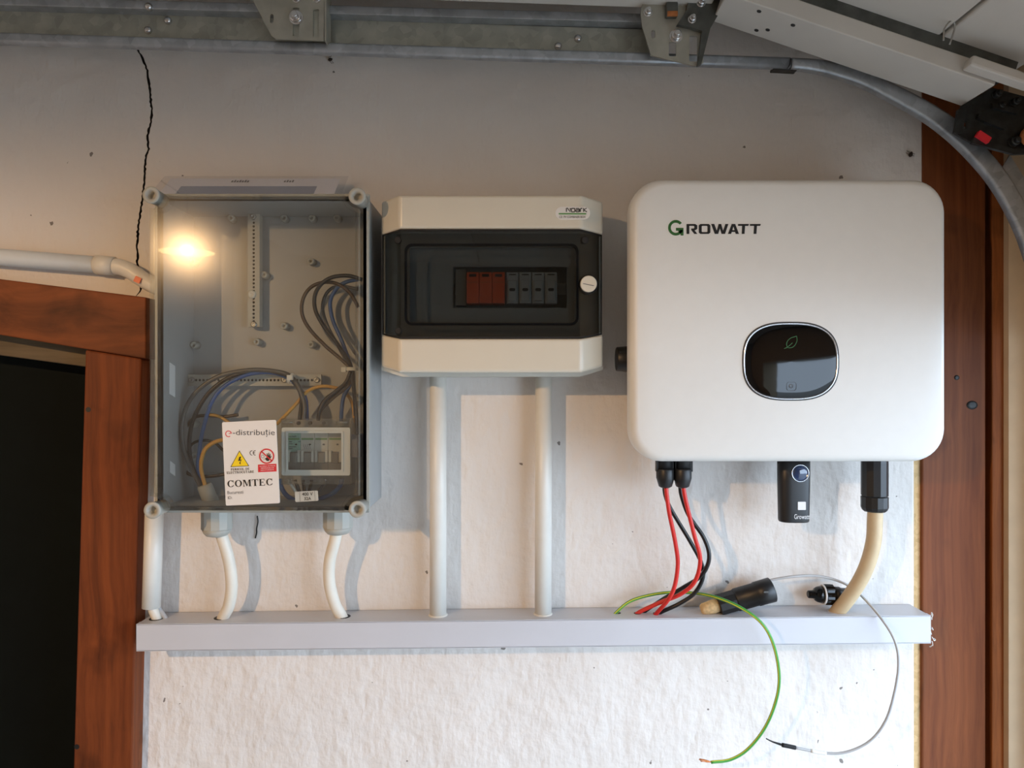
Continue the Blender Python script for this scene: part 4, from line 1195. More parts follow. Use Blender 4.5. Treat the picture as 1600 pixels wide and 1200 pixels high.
# ---- four-pole breaker in its clear sealed housing
br_ = thing('circuit_breaker', 'white four-pole circuit breaker with green bands in the clear-lidded box', 'circuit breaker', W(495, 740, 0.05))
for i in range(4):
    x0 = 448 + i * 21.6
    mb = MB(); pxbox(mb, x0, 676, x0 + 21.2, 735, 0.030, 0.072); po_ = mb.build('pole', 'breaker_teal' if i == 0 else 'breaker_white', br_, bevel=0.0008)
    if i == 0: lab(po_, 'pale teal pole with printed data')
    mb = MB(); pxbox(mb, x0 + 1.5, 684.5, x0 + 20, 687.3, 0.071, 0.0725); mb.build('green_band', 'green_band', po_)
    mb = MB(); plate(mb, circ(x0 + 14.5, 694.5, 1.9, 10, 1.3), 0.0727, 0.001); mb.build('indicator', 'paint_black', po_)
    mb = MB(); pxbox(mb, x0, 706, x0 + 21.2, 735, 0.06, 0.0735); mb.build('lower_step', 'breaker_grey', po_)
    mb = MB(); pxbox(mb, x0 + 5.0, 707, x0 + 16, 724, 0.07, 0.079); mb.build('toggle', 'breaker_grey', po_, bevel=0.0015)
    for xx in (x0 + 0.6, x0 + 16.6):
        mb = MB(); pxbox(mb, xx, 704, xx + 4.0, 722, 0.07, 0.0775); mb.build('toggle_guard', 'breaker_white', po_)
lettering('NOARK', 451.5, 680.8, 463.5, 683.2, 0.0722, 'paint_black', br_, bold=0.02)
for (x0, y0, x1, y1) in ((451.5, 689.5, 456, 691), (451.5, 693, 457, 694), (451.5, 697.5, 463, 698.6), (451.5, 700.2, 457, 701.4), (466, 689.5, 470, 690.6)):
    mb = MB(); plate(mb, [(x0, y0), (x1, y0), (x1, y1), (x0, y1)], 0.0724, 0.0004); mb.build('print_line', 'print_grey', br_)
mb = MB()
for k in range(4):
    xx = 475 + k * 3
    stroke(mb, [(xx, 694), (xx - 1, 697), (xx + 1, 699), (xx, 702)], 0.5, 0.0724, 0.0003)
mb.build('schematic', 'print_grey', br_)
hs = thing('breaker_housing', 'clear sealed housing with white frame around the four-pole breaker', 'breaker housing', W(494, 756, 0.05))
mb = MB(); plate(mb, rrect(493.5, 705.5, 53.5, 37.5, 3), 0.094, 0.006, [rrect(491.5, 705.5, 43, 30, 1.5)]); mb.build('frame', 'breaker_white', hs, bevel=0.0008)
mb = MB(); plate(mb, rrect(491.5, 705.5, 43.4, 30.4, 1.5), 0.0955, 0.001); mb.build('window', 'clear_cover', hs)
mb = MB(); plate(mb, rrect(491.5, 705.5, 45, 32, 2), 0.0956, 0.0022, [rrect(491.5, 705.5, 41.8, 28.8, 1.5)]); mb.build('window_frame', 'breaker_white', hs)
mb = MB()
a, b = W(439, 654, 0.088), W(549, 757, 0.088)
t_ = 0.0018
mb.box((a.x, -0.088, a.z), (a.x + t_, -0.032, b.z)); mb.box((b.x - t_, -0.088, a.z), (b.x, -0.032, b.z))
mb.box((a.x, -0.088, a.z), (b.x, -0.032, a.z - t_)); mb.box((a.x, -0.088, b.z + t_), (b.x, -0.032, b.z))
plate(mb, [(439, 654), (549, 654), (549, 757), (439, 757)], 0.0885, 0.0015, [[(447, 675), (537, 675), (537, 737), (447, 737)]])
mb.build('shell', 'clear_cover', hs)
for (x, y) in ((449, 660), (534, 660)):
    mb = MB(); pxbox(mb, x - 9, y - 3.5, x + 9, y + 3.5, 0.084, 0.094); h_ = mb.build('hinge', 'clear_cover', hs, bevel=0.001)
    mb = MB(); mb.tube([W(x - 8, y, 0.090), W(x + 8, y, 0.090)], 0.0010, 8); mb.build('pin', 'zinc', h_)
for (x, y) in ((467, 661), (485, 661), (507, 661)):
    mb = MB(); mb.turn(W(x, y, 0.080), (0, -1, 0), [(0, 0.0028), (0.003, 0.0028)], 12); mb.build('terminal_screw', 'black_plastic', hs)
for (x, y) in ((453, 750), (506, 750), (530, 750)):
    mb = MB(); mb.turn(W(x, y, 0.084), (0, -1, 0), [(0, 0.0058), (0.010, 0.0058), (0.011, 0.0045), (0.008, 0.003)], 16); mb.build('sealing_screw', 'clear_cover', hs)
mb = MB(); stroke(mb, rrect(484, 750, 11, 4.5, 2), 0.9, 0.0905, 0.0015, closed=True); mb.build('seal_tab', 'clear_cover', hs)
mb = MB(); pxbox(mb, 549.5, 679, 562, 715, 0.030, 0.060); tag(mb.build('terminal_block', 'print_blue', bevel=0.001), 'pale blue terminal block beside the breaker, half behind box edge', 'terminal block')
# 400 V label
lb = thing('rating_label', 'small white label reading 400 V 32A below the breaker', 'label', W(479, 784, 0.1005))
q = rot2(rrect(479, 775.5, 18, 8.0, 1.5, 2), 479, 775.5, -3)
mb = MB(); plate(mb, q, DL - 0.0035 - 0.020, 0.0008); mb.build('tape', 'sign_white', lb)
dl_ = DL - 0.0035 - 0.020
lettering('400 V', 472, 769.3, 489, 774.6, dl_, 'paint_black', lb, rot=-3, pivot=(479, 775.5), bold=0.015)
lettering('32A', 475, 776.6, 486, 781.6, dl_, 'paint_black', lb, rot=-3, pivot=(479, 775.5), bold=0.015)
mb = MB(); stroke(mb, rot2([(468.5, 768), (468.5, 783)], 479, 775.5, -3), 0.4, dl_ + 0.0003, 0.0002); stroke(mb, rot2([(492, 768), (492, 783)], 479, 775.5, -3), 0.4, dl_ + 0.0003, 0.0002); mb.build('fold_line', 'print_grey', lb)

# ---- warning sign stuck on the lid
DSG = DL + 0.0012
sg = thing('warning_sign', 'white plastic warning sign with yellow triangle stuck on the clear lid', 'sign', W(392, 790, DSG))
SR, SP = -2.65, (392, 723)
mb = MB(); plate(mb, rot2(rrect(392, 723, 42.2, 65.2, 2.2, 3), *SP, SR), DSG, 0.0011); sgp = mb.build('panel', 'sign_white', sg)
DP = DSG + 0.0003
def sgn(x, y):           # upright sign coordinates -> rotated
    return rot2([(x, y)], *SP, SR)[0]
# crop coordinates of the straightened sign: scale 7.5 around (330,640)
def k_(x, y):
    return (330 + x / 7.5, 640 + y / 7.5)
e_ = []
for i in range(19):
    an = math.radians(20 + i * 300 / 18)
    e_.append((202 / 1 + 33 * math.cos(an), 284 - 34 * math.sin(an)))
mb = MB()
stroke(mb, [k_(235, 278), k_(205, 284)], 0.95, DP, 0.0003)
arc = [k_(202 + 33 * math.cos(math.radians(a)), 284 - 34 * math.sin(math.radians(a))) for a in range(5, 316, 15)]
stroke(mb, arc, 1.15, DP, 0.0003)
mb.build('letter_e', 'print_red', sgp)
lettering('-distribuție', 363.7, 671.2, 429.4, 682.8, DSG, 'print_grey', sgp, rot=0, th=0.0003)
# triangle
mb = MB(); tri = [k_(330, 480), k_(445, 662), k_(226, 674)]
plate(mb, tri, DP, 0.0002); mb.build('triangle_edge', 'paint_black', sgp)
c_ = ((tri[0][0] + tri[1][0] + tri[2][0]) / 3, (tri[0][1] + tri[1][1] + tri[2][1]) / 3)
mb = MB(); plate(mb, [(c_[0] + (x - c_[0]) * 0.90, c_[1] + (y - c_[1]) * 0.90) for x, y in tri], DP + 0.0002, 0.0002); mb.build('triangle', 'print_yellow', sgp)
mb = MB(); plate(mb, [k_(*p) for p in ((330, 553), (352, 548), (338, 588), (356, 583), (342, 622), (346, 640), (331, 636), (330, 618), (337, 616), (343, 597), (316, 603))], DP + 0.0004, 0.0002); mb.build('lightning_bolt', 'paint_black', sgp)
mb = MB()
for cx_, in ((468,), (506,)):
    stroke(mb, [k_(cx_ + 14 - 0, 482)] + [k_(cx_ + 10 + 24 * math.cos(math.radians(a)), 508 - 26 * math.sin(math.radians(a))) for a in range(100, 262, 16)] + [k_(cx_ + 14, 533)], 0.9, DP, 0.0003)
stroke(mb, [k_(494, 508), k_(514, 507)], 0.9, DP, 0.0003)
mb.build('ce_mark', 'paint_black', sgp)
# no-touch ring, hand, slash
mb = MB(); cc = k_(650, 546); 
hand = [(628, 575), (640, 590), (652, 602), (672, 602), (686, 584), (708, 545), (705, 540), (690, 556), (696, 520), (690, 516), (680, 546), (678, 506), (671, 505), (667, 543), (657, 512), (651, 514), (655, 556), (640, 568)]
plate(mb, [k_(*p) for p in hand], DP, 0.0002); mb.build('hand', 'paint_black', sgp)
mb = MB(); stroke(mb, [k_(*p) for p in circ(604, 550, 18, 12)], 0.45, DP, 0.0002, closed=True); stroke(mb, [k_(612, 590), k_(630, 575)], 0.4, DP, 0.0002); mb.build('face_outline', 'print_grey', sgp)
mb = MB(); stroke(mb, [(x, y) for x, y in circ(cc[0], cc[1], 10.9, 36)], 1.9, DP + 0.0003, 0.0002, closed=True)
stroke(mb, [(cc[0] - 8, cc[1] - 7.4), (cc[0] + 8, cc[1] + 7.4)], 1.8, DP + 0.0003, 0.0002); mb.build('prohibition_ring', 'print_red', sgp)
mb = MB(); plate(mb, [k_(548, 645), k_(763, 635), k_(766, 725), k_(550, 734)], DP, 0.0002); mb.build('red_panel', 'print_red', sgp)
for i, (s, u0, u1) in enumerate((('ACCESUL INTERZIS', 563, 750), ('PERSOANELOR', 582, 738), ('NEAUTORIZATE', 580, 735))):
    y = 655 + i * 23
    a_, b_ = k_(u0, y), k_(u1, y + 13)
    lettering(s, a_[0], a_[1], b_[0], b_[1], DP, 'print_white', sgp, rot=SR, pivot=((a_[0] + b_[0]) / 2, a_[1]), th=0.0002)
# serif lettering
def ringarc(cx, cy, rx, ry, tx, ty, a0, a1, n=14):
    out = []
    for i in range(n):
        q = []
        for (a, o) in ((a0 + (a1 - a0) * i / n, 1), (a0 + (a1 - a0) * (i + 1) / n, 1), (a0 + (a1 - a0) * (i + 1) / n, 0), (a0 + (a1 - a0) * i / n, 0)):
            c, s = math.cos(math.radians(a)), math.sin(math.radians(a))
            q.append((cx + (rx - (0 if o else tx)) * c, cy + (ry - (0 if o else ty)) * s))
        out.append(q)
    return out
def rc(x0, y0, x1, y1):
    return [(x0, y0), (x1, y0), (x1, y1), (x0, y1)]
def serif(ch):
    """glyph as quads in a box of height 1 (y up), returns (quads, width)"""
    T, t, s = 0.20, 0.07, 0.06
    st = lambda x: [rc(x, 0, x + T, 1), rc(x - s, 0, x + T + s, t), rc(x - s, 1 - t, x + T + s, 1)]
    if ch == 'C': return ringarc(0.44, 0.5, 0.44, 0.52, 0.20, 0.07, 42, 318) + [rc(0.72, 0.66, 0.78, 1.0), rc(0.74, 0.12, 0.80, 0.30)], 0.86
    if ch == 'O': return ringarc(0.46, 0.5, 0.46, 0.52, 0.20, 0.07, 0, 360, 20), 0.96
    if ch == 'M': return [rc(0.06, 0, 0.13, 1), rc(0, 0, 0.22, t), rc(-0.02, 1 - t, 0.2, 1), [(0.06, 1), (0.28, 1), (0.55, 0.18), (0.48, 0.0)], [(0.82, 1), (0.76, 1), (0.46, 0.0), (0.53, 0.05)], rc(0.78, 0, 0.98, 1), rc(0.72, 0, 1.05, t), rc(0.8, 1 - t, 1.05, 1)], 1.06
    if ch == 'T': return [rc(0.30, 0, 0.50, 1), rc(0.22, 0, 0.58, t), rc(0.0, 1 - t, 0.80, 1), rc(0, 0.74, 0.05, 1), rc(0.75, 0.74, 0.80, 1)], 0.84
    if ch == 'E': return st(0.06) + [rc(0.06, 1 - t, 0.68, 1), rc(0.06, 0, 0.72, t), rc(0.2, 0.48, 0.5, 0.55), rc(0.63, 0.76, 0.68, 1), rc(0.67, 0, 0.72, 0.26), rc(0.46, 0.38, 0.51, 0.65)], 0.80
    if ch == 'I': return st(0.06), 0.36
    if ch == 'L': return st(0.06) + [rc(0.06, 0, 0.66, t), rc(0.61, 0, 0.66, 0.28)], 0.74
    if ch == 'P': return st(0.06) + ringarc(0.3, 0.74, 0.38, 0.26, 0.18, 0.06, -90, 90) + [rc(0.2, 0.94, 0.32, 1), rc(0.2, 0.48, 0.32, 0.54)], 0.72
    if ch == 'R': return st(0.06) + ringarc(0.3, 0.75, 0.36, 0.25, 0.18, 0.06, -90, 90) + [rc(0.2, 0.94, 0.32, 1), rc(0.2, 0.5, 0.36, 0.56), [(0.36, 0.52), (0.56, 0.52), (0.86, 0), (0.64, 0)]], 0.86
    if ch == 'D': return st(0.06) + ringarc(0.36, 0.5, 0.48, 0.5, 0.20, 0.06, -90, 90) + [rc(0.2, 0.94, 0.38, 1), rc(0.2, 0, 0.38, 0.06)], 0.90
    if ch == 'U': return [rc(0.06, 0.32, 0.26, 1), rc(0, 1 - t, 0.32, 1), rc(0.66, 0.32, 0.73, 1), rc(0.58, 1 - t, 0.80, 1)] + ringarc(0.395, 0.34, 0.335, 0.36, 0.14, 0.12, 180, 360), 0.84
    if ch == 'A': return [[(0.38, 1), (0.46, 1), (0.16, 0), (0.08, 0)], [(0.36, 1), (0.50, 1), (0.84, 0), (0.62, 0)], rc(0.22, 0.30, 0.64, 0.37), rc(0, 0, 0.26, t), rc(0.54, 0, 0.92, t)], 0.92
    return [], 0.4
def serif_line(s, x0, y0, x1, y1, d, mat, parent, rot, gap=0.06):
    quads = []; x = 0
    for ch in s:
        q, w_ = serif(ch)
        quads += [[(px_ + x, py_) for px_, py_ in g] for g in q]
        x += w_ + gap
    tot = x - gap
    mb = MB()
    for g in quads:
        p = [(x0 + u / tot * (x1 - x0), y1 - v * (y1 - y0)) for u, v in g]
        p = rot2(p, (x0 + x1) / 2, (y0 + y1) / 2, rot)
        mb.hexa([W(a, b, d) for a, b in p], [W(a, b, d) + V(0, 0.0002, 0) for a, b in p])
    return mb.build('lettering', mat, parent)
a_, b_ = k_(190, 820), k_(722, 898); serif_line('COMTEC', a_[0], a_[1], b_[0], b_[1], DP, 'paint_black', sgp, SR, 0.10)
a_, b_ = k_(230, 684), k_(450, 711); serif_line('PERICOL DE', a_[0], a_[1], b_[0], b_[1], DP, 'paint_black', sgp, SR, 0.14)
a_, b_ = k_(182, 720), k_(502, 748); serif_line('ELECTROCUTARE', a_[0], a_[1], b_[0], b_[1], DP, 'paint_black', sgp, SR, 0.14)
a_, b_ = k_(190, 951), k_(376, 988); lettering('Bucuresti', a_[0], a_[1], b_[0], b_[1], DSG, 'print_grey', sgp, rot=SR, pivot=((a_[0] + b_[0]) / 2, (a_[1] + b_[1]) / 2), th=0.0003)
a_, b_ = k_(195, 1017), k_(245, 1049); lettering('ID:', a_[0], a_[1], b_[0], b_[1], DSG, 'print_grey', sgp, rot=SR, pivot=((a_[0] + b_[0]) / 2, (a_[1] + b_[1]) / 2), th=0.0003)

# ---- papers in a sleeve leaning on the wall behind the top edge of the box
pz = Z1 - ins
pap = thing('document_sleeve', 'papers in a clear sleeve standing on top of the clear-lidded box', 'document', V(W(395, 0, 0.05).x, -0.06, pz))
def lean(x, y, t=0.0):
    """point on the leaning sheet: foot on the box top at d=.085, head against the wall; y in pixels above 293"""
    zt = W(0, 279, 0.030).z
    k = y
    d = 0.085 - (0.085 - 0.012) * k
    return V(x, -d - t, pz + 0.001 + (zt - pz) * 1.25 * k)
def leanq(mb, xa, xb, k0, k1, t, th=0.0006, skew=0.0):
    q = [lean(xa, k1, t), lean(xb, k1, t), lean(xb, k0, t), lean(xa + skew, k0, t)]
    mb.hexa(q, [p + V(0, th, 0) for p in q])
xa, xb = W(256, 0, 0.05).x, W(526, 0, 0.05).x
mb = MB(); leanq(mb, xa, xb, 0, 0.80, 0.0); mb.build('sheet', 'paper', pap)
mb = MB(); leanq(mb, xa + 0.025, xb - 0.03, 0, 0.52, 0.0008); lab(mb.build('printed_block', 'print_blue', pap), 'grey-blue printed block')
mb = MB()
for (x0_, n_) in ((xa + 0.096, 7), (xa + 0.176, 4)):
    for i in range(n_):
        leanq(mb, x0_ + i * 0.004, x0_ + i * 0.004 + 0.0026, 0.66, 0.72 + 0.02 * (i % 2), 0.0008, 0.0003)
mb.build('print_marks', 'print_grey', pap)
mb = MB(); leanq(mb, xa - 0.012, xb + 0.012, 0, 0.88, 0.0016, 0.0003); mb.build('sleeve', 'sleeve_film', pap)

# ------------------------------------------------------------------ garage door track along the top
tk = thing('door_track', 'galvanised garage door track along the top and curving down at right', 'door track', W(600, 90, 0.08))
def strip(name, x0, x1, yt, yb, d0, d1, mat, parent=tk, bevel=0.001):
    """bar between two sloping rows (functions of px), front face at d1, back at d0"""
    f = [W(x0, yt(x0), d1), W(x1, yt(x1), d1), W(x1, yb(x1), d1), W(x0, yb(x0), d1)]
    mb = MB(); mb.hexa(f, [p + V(0, d1 - d0, 0) for p in f])
    return mb.build(name, mat, parent, bevel=bevel)
XA, XB = -1000, 1236
# rounded lower channel, straight then curved: one section swept along the path
def sweep(name, path, hw, d0, d1, mat, parent):
    """rounded channel section swept in the plane of the wall; hw = half width list"""
    mb = MB()
    rg = []
    n = len(path)
    for i, p in enumerate(path):
        t = (path[min(i + 1, n - 1)] - path[max(i - 1, 0)]).normalized()
        nrm = V(-t.z, 0, t.x)
        h = hw(i / (n - 1))
        sec = []
        for (u, v) in rrect(0, (d0 + d1) / 2, h, (d1 - d0) / 2, min(h, (d1 - d0) / 2) * 0.62, 5):
            sec.append(V(p.x, 0, p.z) + nrm * u + V(0, -v, 0))
        rg.append(sec)
    mb.rings(rg)
    return mb.build(name, mat, parent)
st_path = [W(x, 57.5 + x * 0.0315, 0.10) for x in (XA, 200, 600, 1000, XB)]
sweep('straight_channel', st_path, lambda u: 0.0078, 0.086, 0.100, 'galvanised', tk)
cv = [(1238, 97), (1270, 99.5), (1300, 105), (1350, 120), (1400, 144), (1450, 171), (1490, 199), (1528, 235), (1564, 278), (1592, 325), (1614, 375), (1632, 440), (1643, 530), (1648, 640)]
cpath = spline([W(x, y, 0.10) for x, y in cv], 6)
sweep('curved_channel', cpath, lambda u: 0.0080 + 0.0055 * min(1, u * 2.2), 0.084, 0.100, 'galvanised', tk)
z_ = W(1648, 640, 0.10)
mb = MB(); mb.box((z_.x - 0.0135, -0.100, 0.02), (z_.x + 0.0135, -0.084, z_.z)); mb.build('vertical_channel', 'galvanised', tk, bevel=0.004)
strip('mounting_angle', XA, 1015, lambda x: 14 + x * 0.031, lambda x: 55 + x * 0.033, 0.068, 0.0755, 'galvanised_dull')
strip('angle_step', XA, 1015, lambda x: 9 + x * 0.026, lambda x: 19 + x * 0.029, 0.060, 0.0720, 'galvanised_dull')
strip('upper_flange', XA, 1012, lambda x: -6 + x * 0.027, lambda x: 7.5 + x * 0.027, 0.060, 0.094, 'galvanised')
strip('joint_plate', 1208, 1246, lambda x: 104 + (x - 1208) * 0.05, lambda x: 108 + (x - 1208) * 0.05, 0.080, 0.094, 'greasy_steel')
mb = MB(); stroke(mb, [(1236, 91), (1234.5, 101), (1230, 107)], 1.2, 0.1008, 0.001); mb.build('joint_line', 'paint_black', tk)
for (x, y, d) in ((232, 10, 0.0955), (262, 32, 0.0775), (231, 47, 0.0775), (872, 72, 0.0775), (903, 60, 0.0775)):
    c = W(x, y, d)
    mb = MB(); mb.turn(c + V(0, 0.004, 0), (0, -1, 0), [(0, 0.0055), (0.0045, 0.0055), (0.0065, 0.0044), (0.0078, 0.0024), (0.008, 0.0006)], 16); mb.build('rivet', 'bright_steel', tk)
# wall fixings of the track
for x in (60, 600):
    a_ = W(x, 59 + x * 0.0325, 0.064)
    mb = MB(); mb.box((a_.x - 0.02, -0.066, a_.z + 0.030), (a_.x + 0.02, -0.0005, a_.z + 0.046)); mb.build('wall_spacer', 'zinc', tk)
def nut(x, y, d, parent, r=0.0095):
    c = W(x, y, d)
    mb = MB(); mb.turn(c, (0, -1, 0), [(0, r * 1.05), (0.0014, r * 1.05), (0.0016, r * 0.86), (0.0070, r * 0.84), (0.0078, r * 0.7)], 6 * 3, smooth=False); n_ = mb.build('nut', 'bright_steel', parent)
    mb = MB(); mb.turn(c + V(0, -0.006, 0), (0, -1, 0), [(0, r * 0.48), (0.006, r * 0.48), (0.0068, r * 0.38)], 14); mb.build('bolt', 'bright_steel', n_)
    return n_
# first hanger bracket
def slot(x0, y0, x1, y1, r=2.0):
    return rrect((x0 + x1) / 2, (y0 + y1) / 2, (x1 - x0) / 2, (y1 - y0) / 2, r, 3)
mb = MB(); plate(mb, [(384, -40), (394, -2), (424, 56), (431, 61), (506, 64), (507, -40)], 0.112, 0.0025, [slot(457.5, 12, 467.5, 57), slot(489, 14, 498.5, 58), slot(422, 22, 427.5, 36, 2.6)])
hb = mb.build('hanger_bracket', 'bracket_steel', tk); lab(hb, 'slotted zinc-plated hanger bracket')
pb = MB(); pxbox(pb, 507, -40, 510, 63.5, 0.086, 0.1125); pb.build('bracket_lip', 'bracket_steel', hb)
mb = MB(); plate(mb, [(455, 10), (470, 10), (470, 60), (455, 60)], 0.1085, 0.001); mb.build('slot_back', 'galvanised_dull', hb)
mb = MB(); plate(mb, [(486, 12), (501, 12), (501, 61), (486, 61)], 0.1085, 0.001); mb.build('slot_back', 'galvanised_dull', hb)
nut(463, 28, 0.112, hb); nut(463, -2, 0.112, hb, 0.006); nut(495, -2, 0.112, hb, 0.006)

# ------------------------------------------------------------------ raised sectional garage door
gd = thing('garage_door', 'raised white sectional garage door folding over the track at upper right', 'garage door', W(1120, 30, 0.11))
ZH = W(1000, 16, 0.11).z
# horizontal section: edge stile and boards
xh0, xh1 = -1.02, W(1108, 0, 0.11).x
mb = MB(); mb.hexa([V(xh0, -0.18, ZH + 0.045), V(xh1, -0.18, ZH), V(xh1, -0.11, ZH), V(xh0, -0.11, ZH + 0.045)], [V(xh0, -0.18, ZH + 0.073), V(xh1, -0.18, ZH + 0.028), V(xh1, -0.11, ZH + 0.028), V(xh0, -0.11, ZH + 0.073)])
s1 = mb.build('edge_stile', 'door_white', gd, bevel=0.002)
nb = 3
for i in range(nb):
    a_ = xh0 + (xh1 - xh0) * i / nb; b_ = xh0 + (xh1 - xh0) * (i + 1) / nb - 0.004
    mb = MB(); zz = lambda x: ZH + 0.029 + (xh1 - x) / (xh1 - xh0) * 0.045
    f_ = [V(a_, -2.62, zz(a_)), V(b_, -2.62, zz(b_)), V(b_, -0.115, zz(b_)), V(a_, -0.115, zz(a_))]
    mb.hexa(f_, [p + V(0, 0, 0.045) for p in f_]); mb.build('door_panel', 'door_white', gd, bevel=0.003)
for x, y in ((963, 10.5), (1000, 2)):
    mb = MB(); c = V(W(x, y, 0.135).x, -0.135, ZH + 0.0004 + (xh1 - W(x, y, 0.135).x) * 0.0346); mb.turn(c + V(0, 0, 0.001), (0, 0, -1), [(0, 0.0035), (0.0016, 0.003)], 10); mb.build('rivet', 'greasy_steel', s1)
# tilted section following the bend
pa = W(1112, 33, 0.11); pb_ = W(1502, 166, 0.11)
u = (pb_ - pa).normalized(); nup = V(-u.z, 0, u.x)     # up normal
def tq(s, d, h):
    """s metres along the slope, d from the wall, h above the underside"""
    return pa + u * s + V(0, -(d - 0.11), 0) + nup * h
LS = (pb_ - pa).length
def tbox(mb, s0, s1_, d0, d1, h0, h1):
    f = [tq(s0, d0, h0), tq(s1_, d0, h0), tq(s1_, d1, h0), tq(s0, d1, h0)]
    b = [tq(s0, d0, h1), tq(s1_, d0, h1), tq(s1_, d1, h1), tq(s0, d1, h1)]
    return mb.hexa(f, b)
mb = MB(); tbox(mb, 0, LS, 0.11, 0.183, 0, 0.024); s2 = mb.build('edge_stile', 'door_white', gd, bevel=0.0015)
for (s, d) in ((0.075, 0.135), (0.062, 0.125), (0.10, 0.165), (0.05, 0.17)):
    mb = MB(); mb.turn(tq(s, d, 0.001), -nup, [(0, 0.0034), (0.0018, 0.0030)], 10); mb.build('rivet', 'greasy_steel', s2)
for (s0, s1_) in ((-0.02, 0.135), (0.139, 0.285), (0.289, LS + 0.03)):
    mb = MB(); tbox(mb, s0, s1_, 0.115, 2.62, 0.040, 0.085); mb.build('door_panel', 'door_white', gd, bevel=0.003)
mb = MB(); tbox(mb, -0.01, LS + 0.02, 0.115, 0.182, 0.024, 0.042); mb.build('gap_shade', 'dark_bracket', gd)  # dark filler that paints the shadow in the gap between stile and panel
# white block beside the hinge
mb = MB(); tbox(mb, LS - 0.050, LS + 0.038, 0.186, 0.206, 0.002, 0.016); mb.build('bump_stop', 'door_white', gd, bevel=0.003)
mb = MB(); c = tq(0.285, 0.206, 0.026)
mb.tube(spline([c + V(-0.006, -0.002, -0.006), c + V(-0.007, -0.006, 0.008), c + V(0, -0.01, 0.016), c + V(0.006, -0.006, 0.009), c + V(0.003, 0, -0.010)], 6), 0.0011, 6); mb.build('wire_hook', 'zinc', gd)
# hinge bracket at the knee
mb = MB(); plate(mb, [(1001, 22), (1009, -30), (1076, -30), (1076, 22), (1060, 36), (1096, 44), (1099, 98), (1086, 103), (1017, 86), (1003, 40)], 0.120, 0.003,
                 [slot(1045, 66, 1056.5, 88), slot(1077, 56, 1090, 96), slot(1017.5, 47, 1024, 60, 2.8)])
kb_ = mb.build('hinge_plate', 'bracket_steel', gd); lab(kb_, 'greasy slotted steel hinge plate')
mb = MB(); plate(mb, [(1058, 38), (1072, 18), (1084, -30), (1126, -30), (1131, 8), (1110, 44), (1096, 100), (1090, 102), (1097, 48), (1078, 42)], 0.128, 0.007); hp = mb.build('hinge_arm', 'dark_bracket', gd)
mb = MB(); pxbox(mb, 1041, 2, 1060, 24, 0.118, 0.130); mb.build('hinge_block', 'dark_bracket', gd, bevel=0.002)
mb = MB(); pxbox(mb, 1043, 17, 1059, 24, 0.128, 0.1315); mb.build('rust_patch', 'rust', gd)
nut(1056, 57, 0.120, kb_, 0.0088); nut(1012, 20, 0.120, kb_, 0.006); nut(1081, 31, 0.128, hp, 0.0055); nut(1095, 5, 0.128, hp, 0.006); nut(1022, 0, 0.120, kb_, 0.005)
mb = MB(); mb.cyl(W(1056, 57, 0.118), W(1056, 57, 0.086), 0.005, seg=12); mb.build('roller_shaft', 'zinc', kb_)
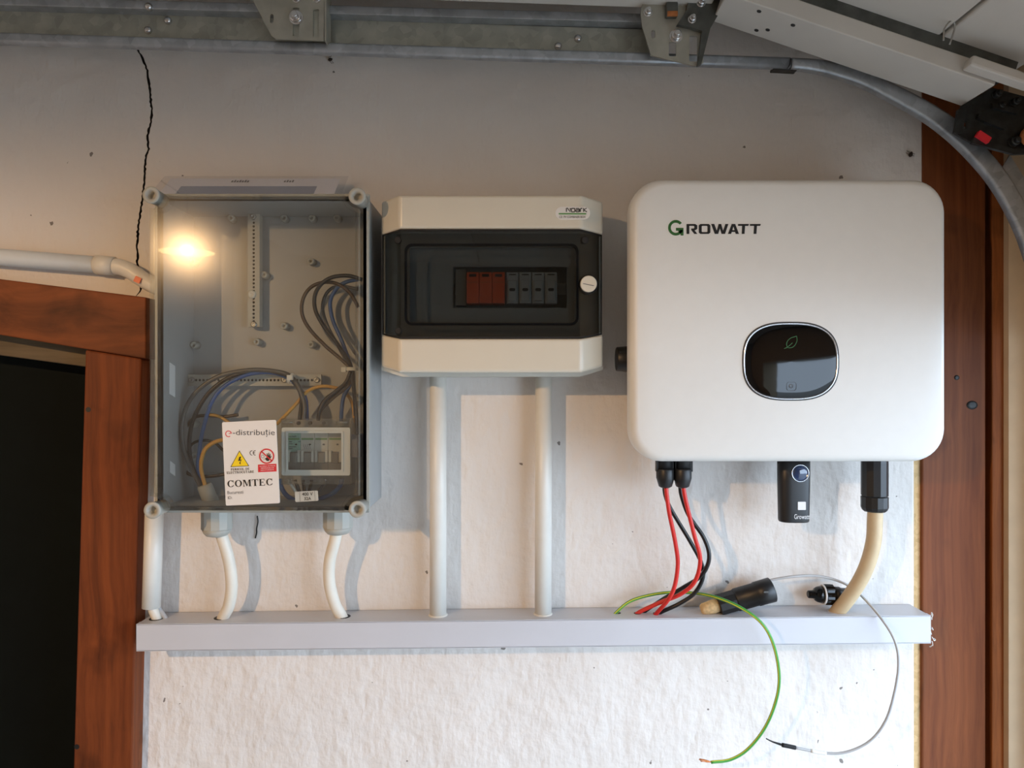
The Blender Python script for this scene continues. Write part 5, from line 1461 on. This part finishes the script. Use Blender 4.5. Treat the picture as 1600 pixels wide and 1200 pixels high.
# greasy bottom bracket at the right edge
mb = MB(); plate(mb, [(1502, 165), (1551, 137), (1606, 152), (1660, 170), (1660, 232), (1606, 240), (1585, 241), (1519, 223), (1492, 208), (1502, 172)], 0.126, 0.004, [slot(1500, 190, 1511, 201, 1.5)])
bp_ = mb.build('bottom_bracket', 'greasy_steel', gd); lab(bp_, 'black greasy steel corner bracket with red tag')
for (pts_, d) in (([(1519, 223), (1585, 241), (1606, 240), (1606, 232), (1586, 233), (1522, 214)], 0.131), ([(1498, 170), (1510, 172), (1504, 208), (1492, 207)], 0.131), ([(1530, 176), (1546, 180), (1575, 196), (1570, 202), (1540, 190), (1528, 184)], 0.132), ([(1550, 160), (1590, 170), (1592, 178), (1552, 168)], 0.132)):
    mb = MB(); plate(mb, pts_, d, 0.006); mb.build('rib', 'greasy_steel', bp_, bevel=0.001)
mb = MB(); q = rot2(rrect(1538, 213.5, 11, 5.2, 1, 2), 1538, 213.5, 33); plate(mb, q, 0.136, 0.006); lab(mb.build('red_tag', 'red_tag', bp_), 'small red plastic tag')
mb = MB(); c = W(1608, 214, 0.132); mb.turn(c, (0, -1, 0), [(0, 0.0135), (0.004, 0.0135), (0.006, 0.011)], 20); mb.build('rusty_roller', 'rust', bp_)
for (x, y, r) in ((1583, 222, 0.0075), (1556, 148, 0.006), (1584, 160, 0.006), (1562, 166, 0.005)):
    nut(x, y, 0.126, bp_, r)
for n_ in bp_.children:
    if n_.name.startswith('nut'):
        n_.data.materials[0] = M['greasy_steel']
        for k_2 in n_.children: k_2.data.materials[0] = M['greasy_steel']
# inner guide plate beside the bend
mb = MB(); plate(mb, [(1560, 272), (1578, 242), (1640, 340), (1640, 420), (1600, 345), (1585, 310)], 0.090, 0.002); mb.build('guide_plate', 'galvanised', tk)

# two dried insects
def insect(px, py, r, label, ang):
    t = thing('insect', label, 'insect', W(px, py, 0.0))
    c = W(px, py, 0.004)
    u_ = V(math.cos(ang), 0, math.sin(ang))
    mb = MB(); mb.turn(c - u_ * r * 1.4, u_, [(0, r * 0.2), (r * 0.4, r * 0.7), (r * 1.2, r), (r * 2.0, r * 0.7), (r * 2.6, r * 0.4), (r * 2.8, r * 0.1)], 12); mb.build('body', 'crack_dark', t)
    n_ = V(-u_.z, 0, u_.x)
    for k in range(4):
        s = -1 if k % 2 else 1
        a0 = c + u_ * r * (0.6 - (k // 2))
        mb = MB(); mb.tube(spline([a0, a0 + n_ * s * r * 1.4 + V(0, -0.001, 0), a0 + n_ * s * r * 2.2 + u_ * r * 0.6 + V(0, 0.0025, 0)], 3), 0.0003, 5); mb.build('leg', 'crack_dark', t)
insect(516, 93, 0.0026, 'tiny dark dried insect just below the track right of the hanger bracket', 0.3)
insect(1423, 241, 0.0032, 'tiny dark dried insect above the upper right corner of the inverter', 1.2)
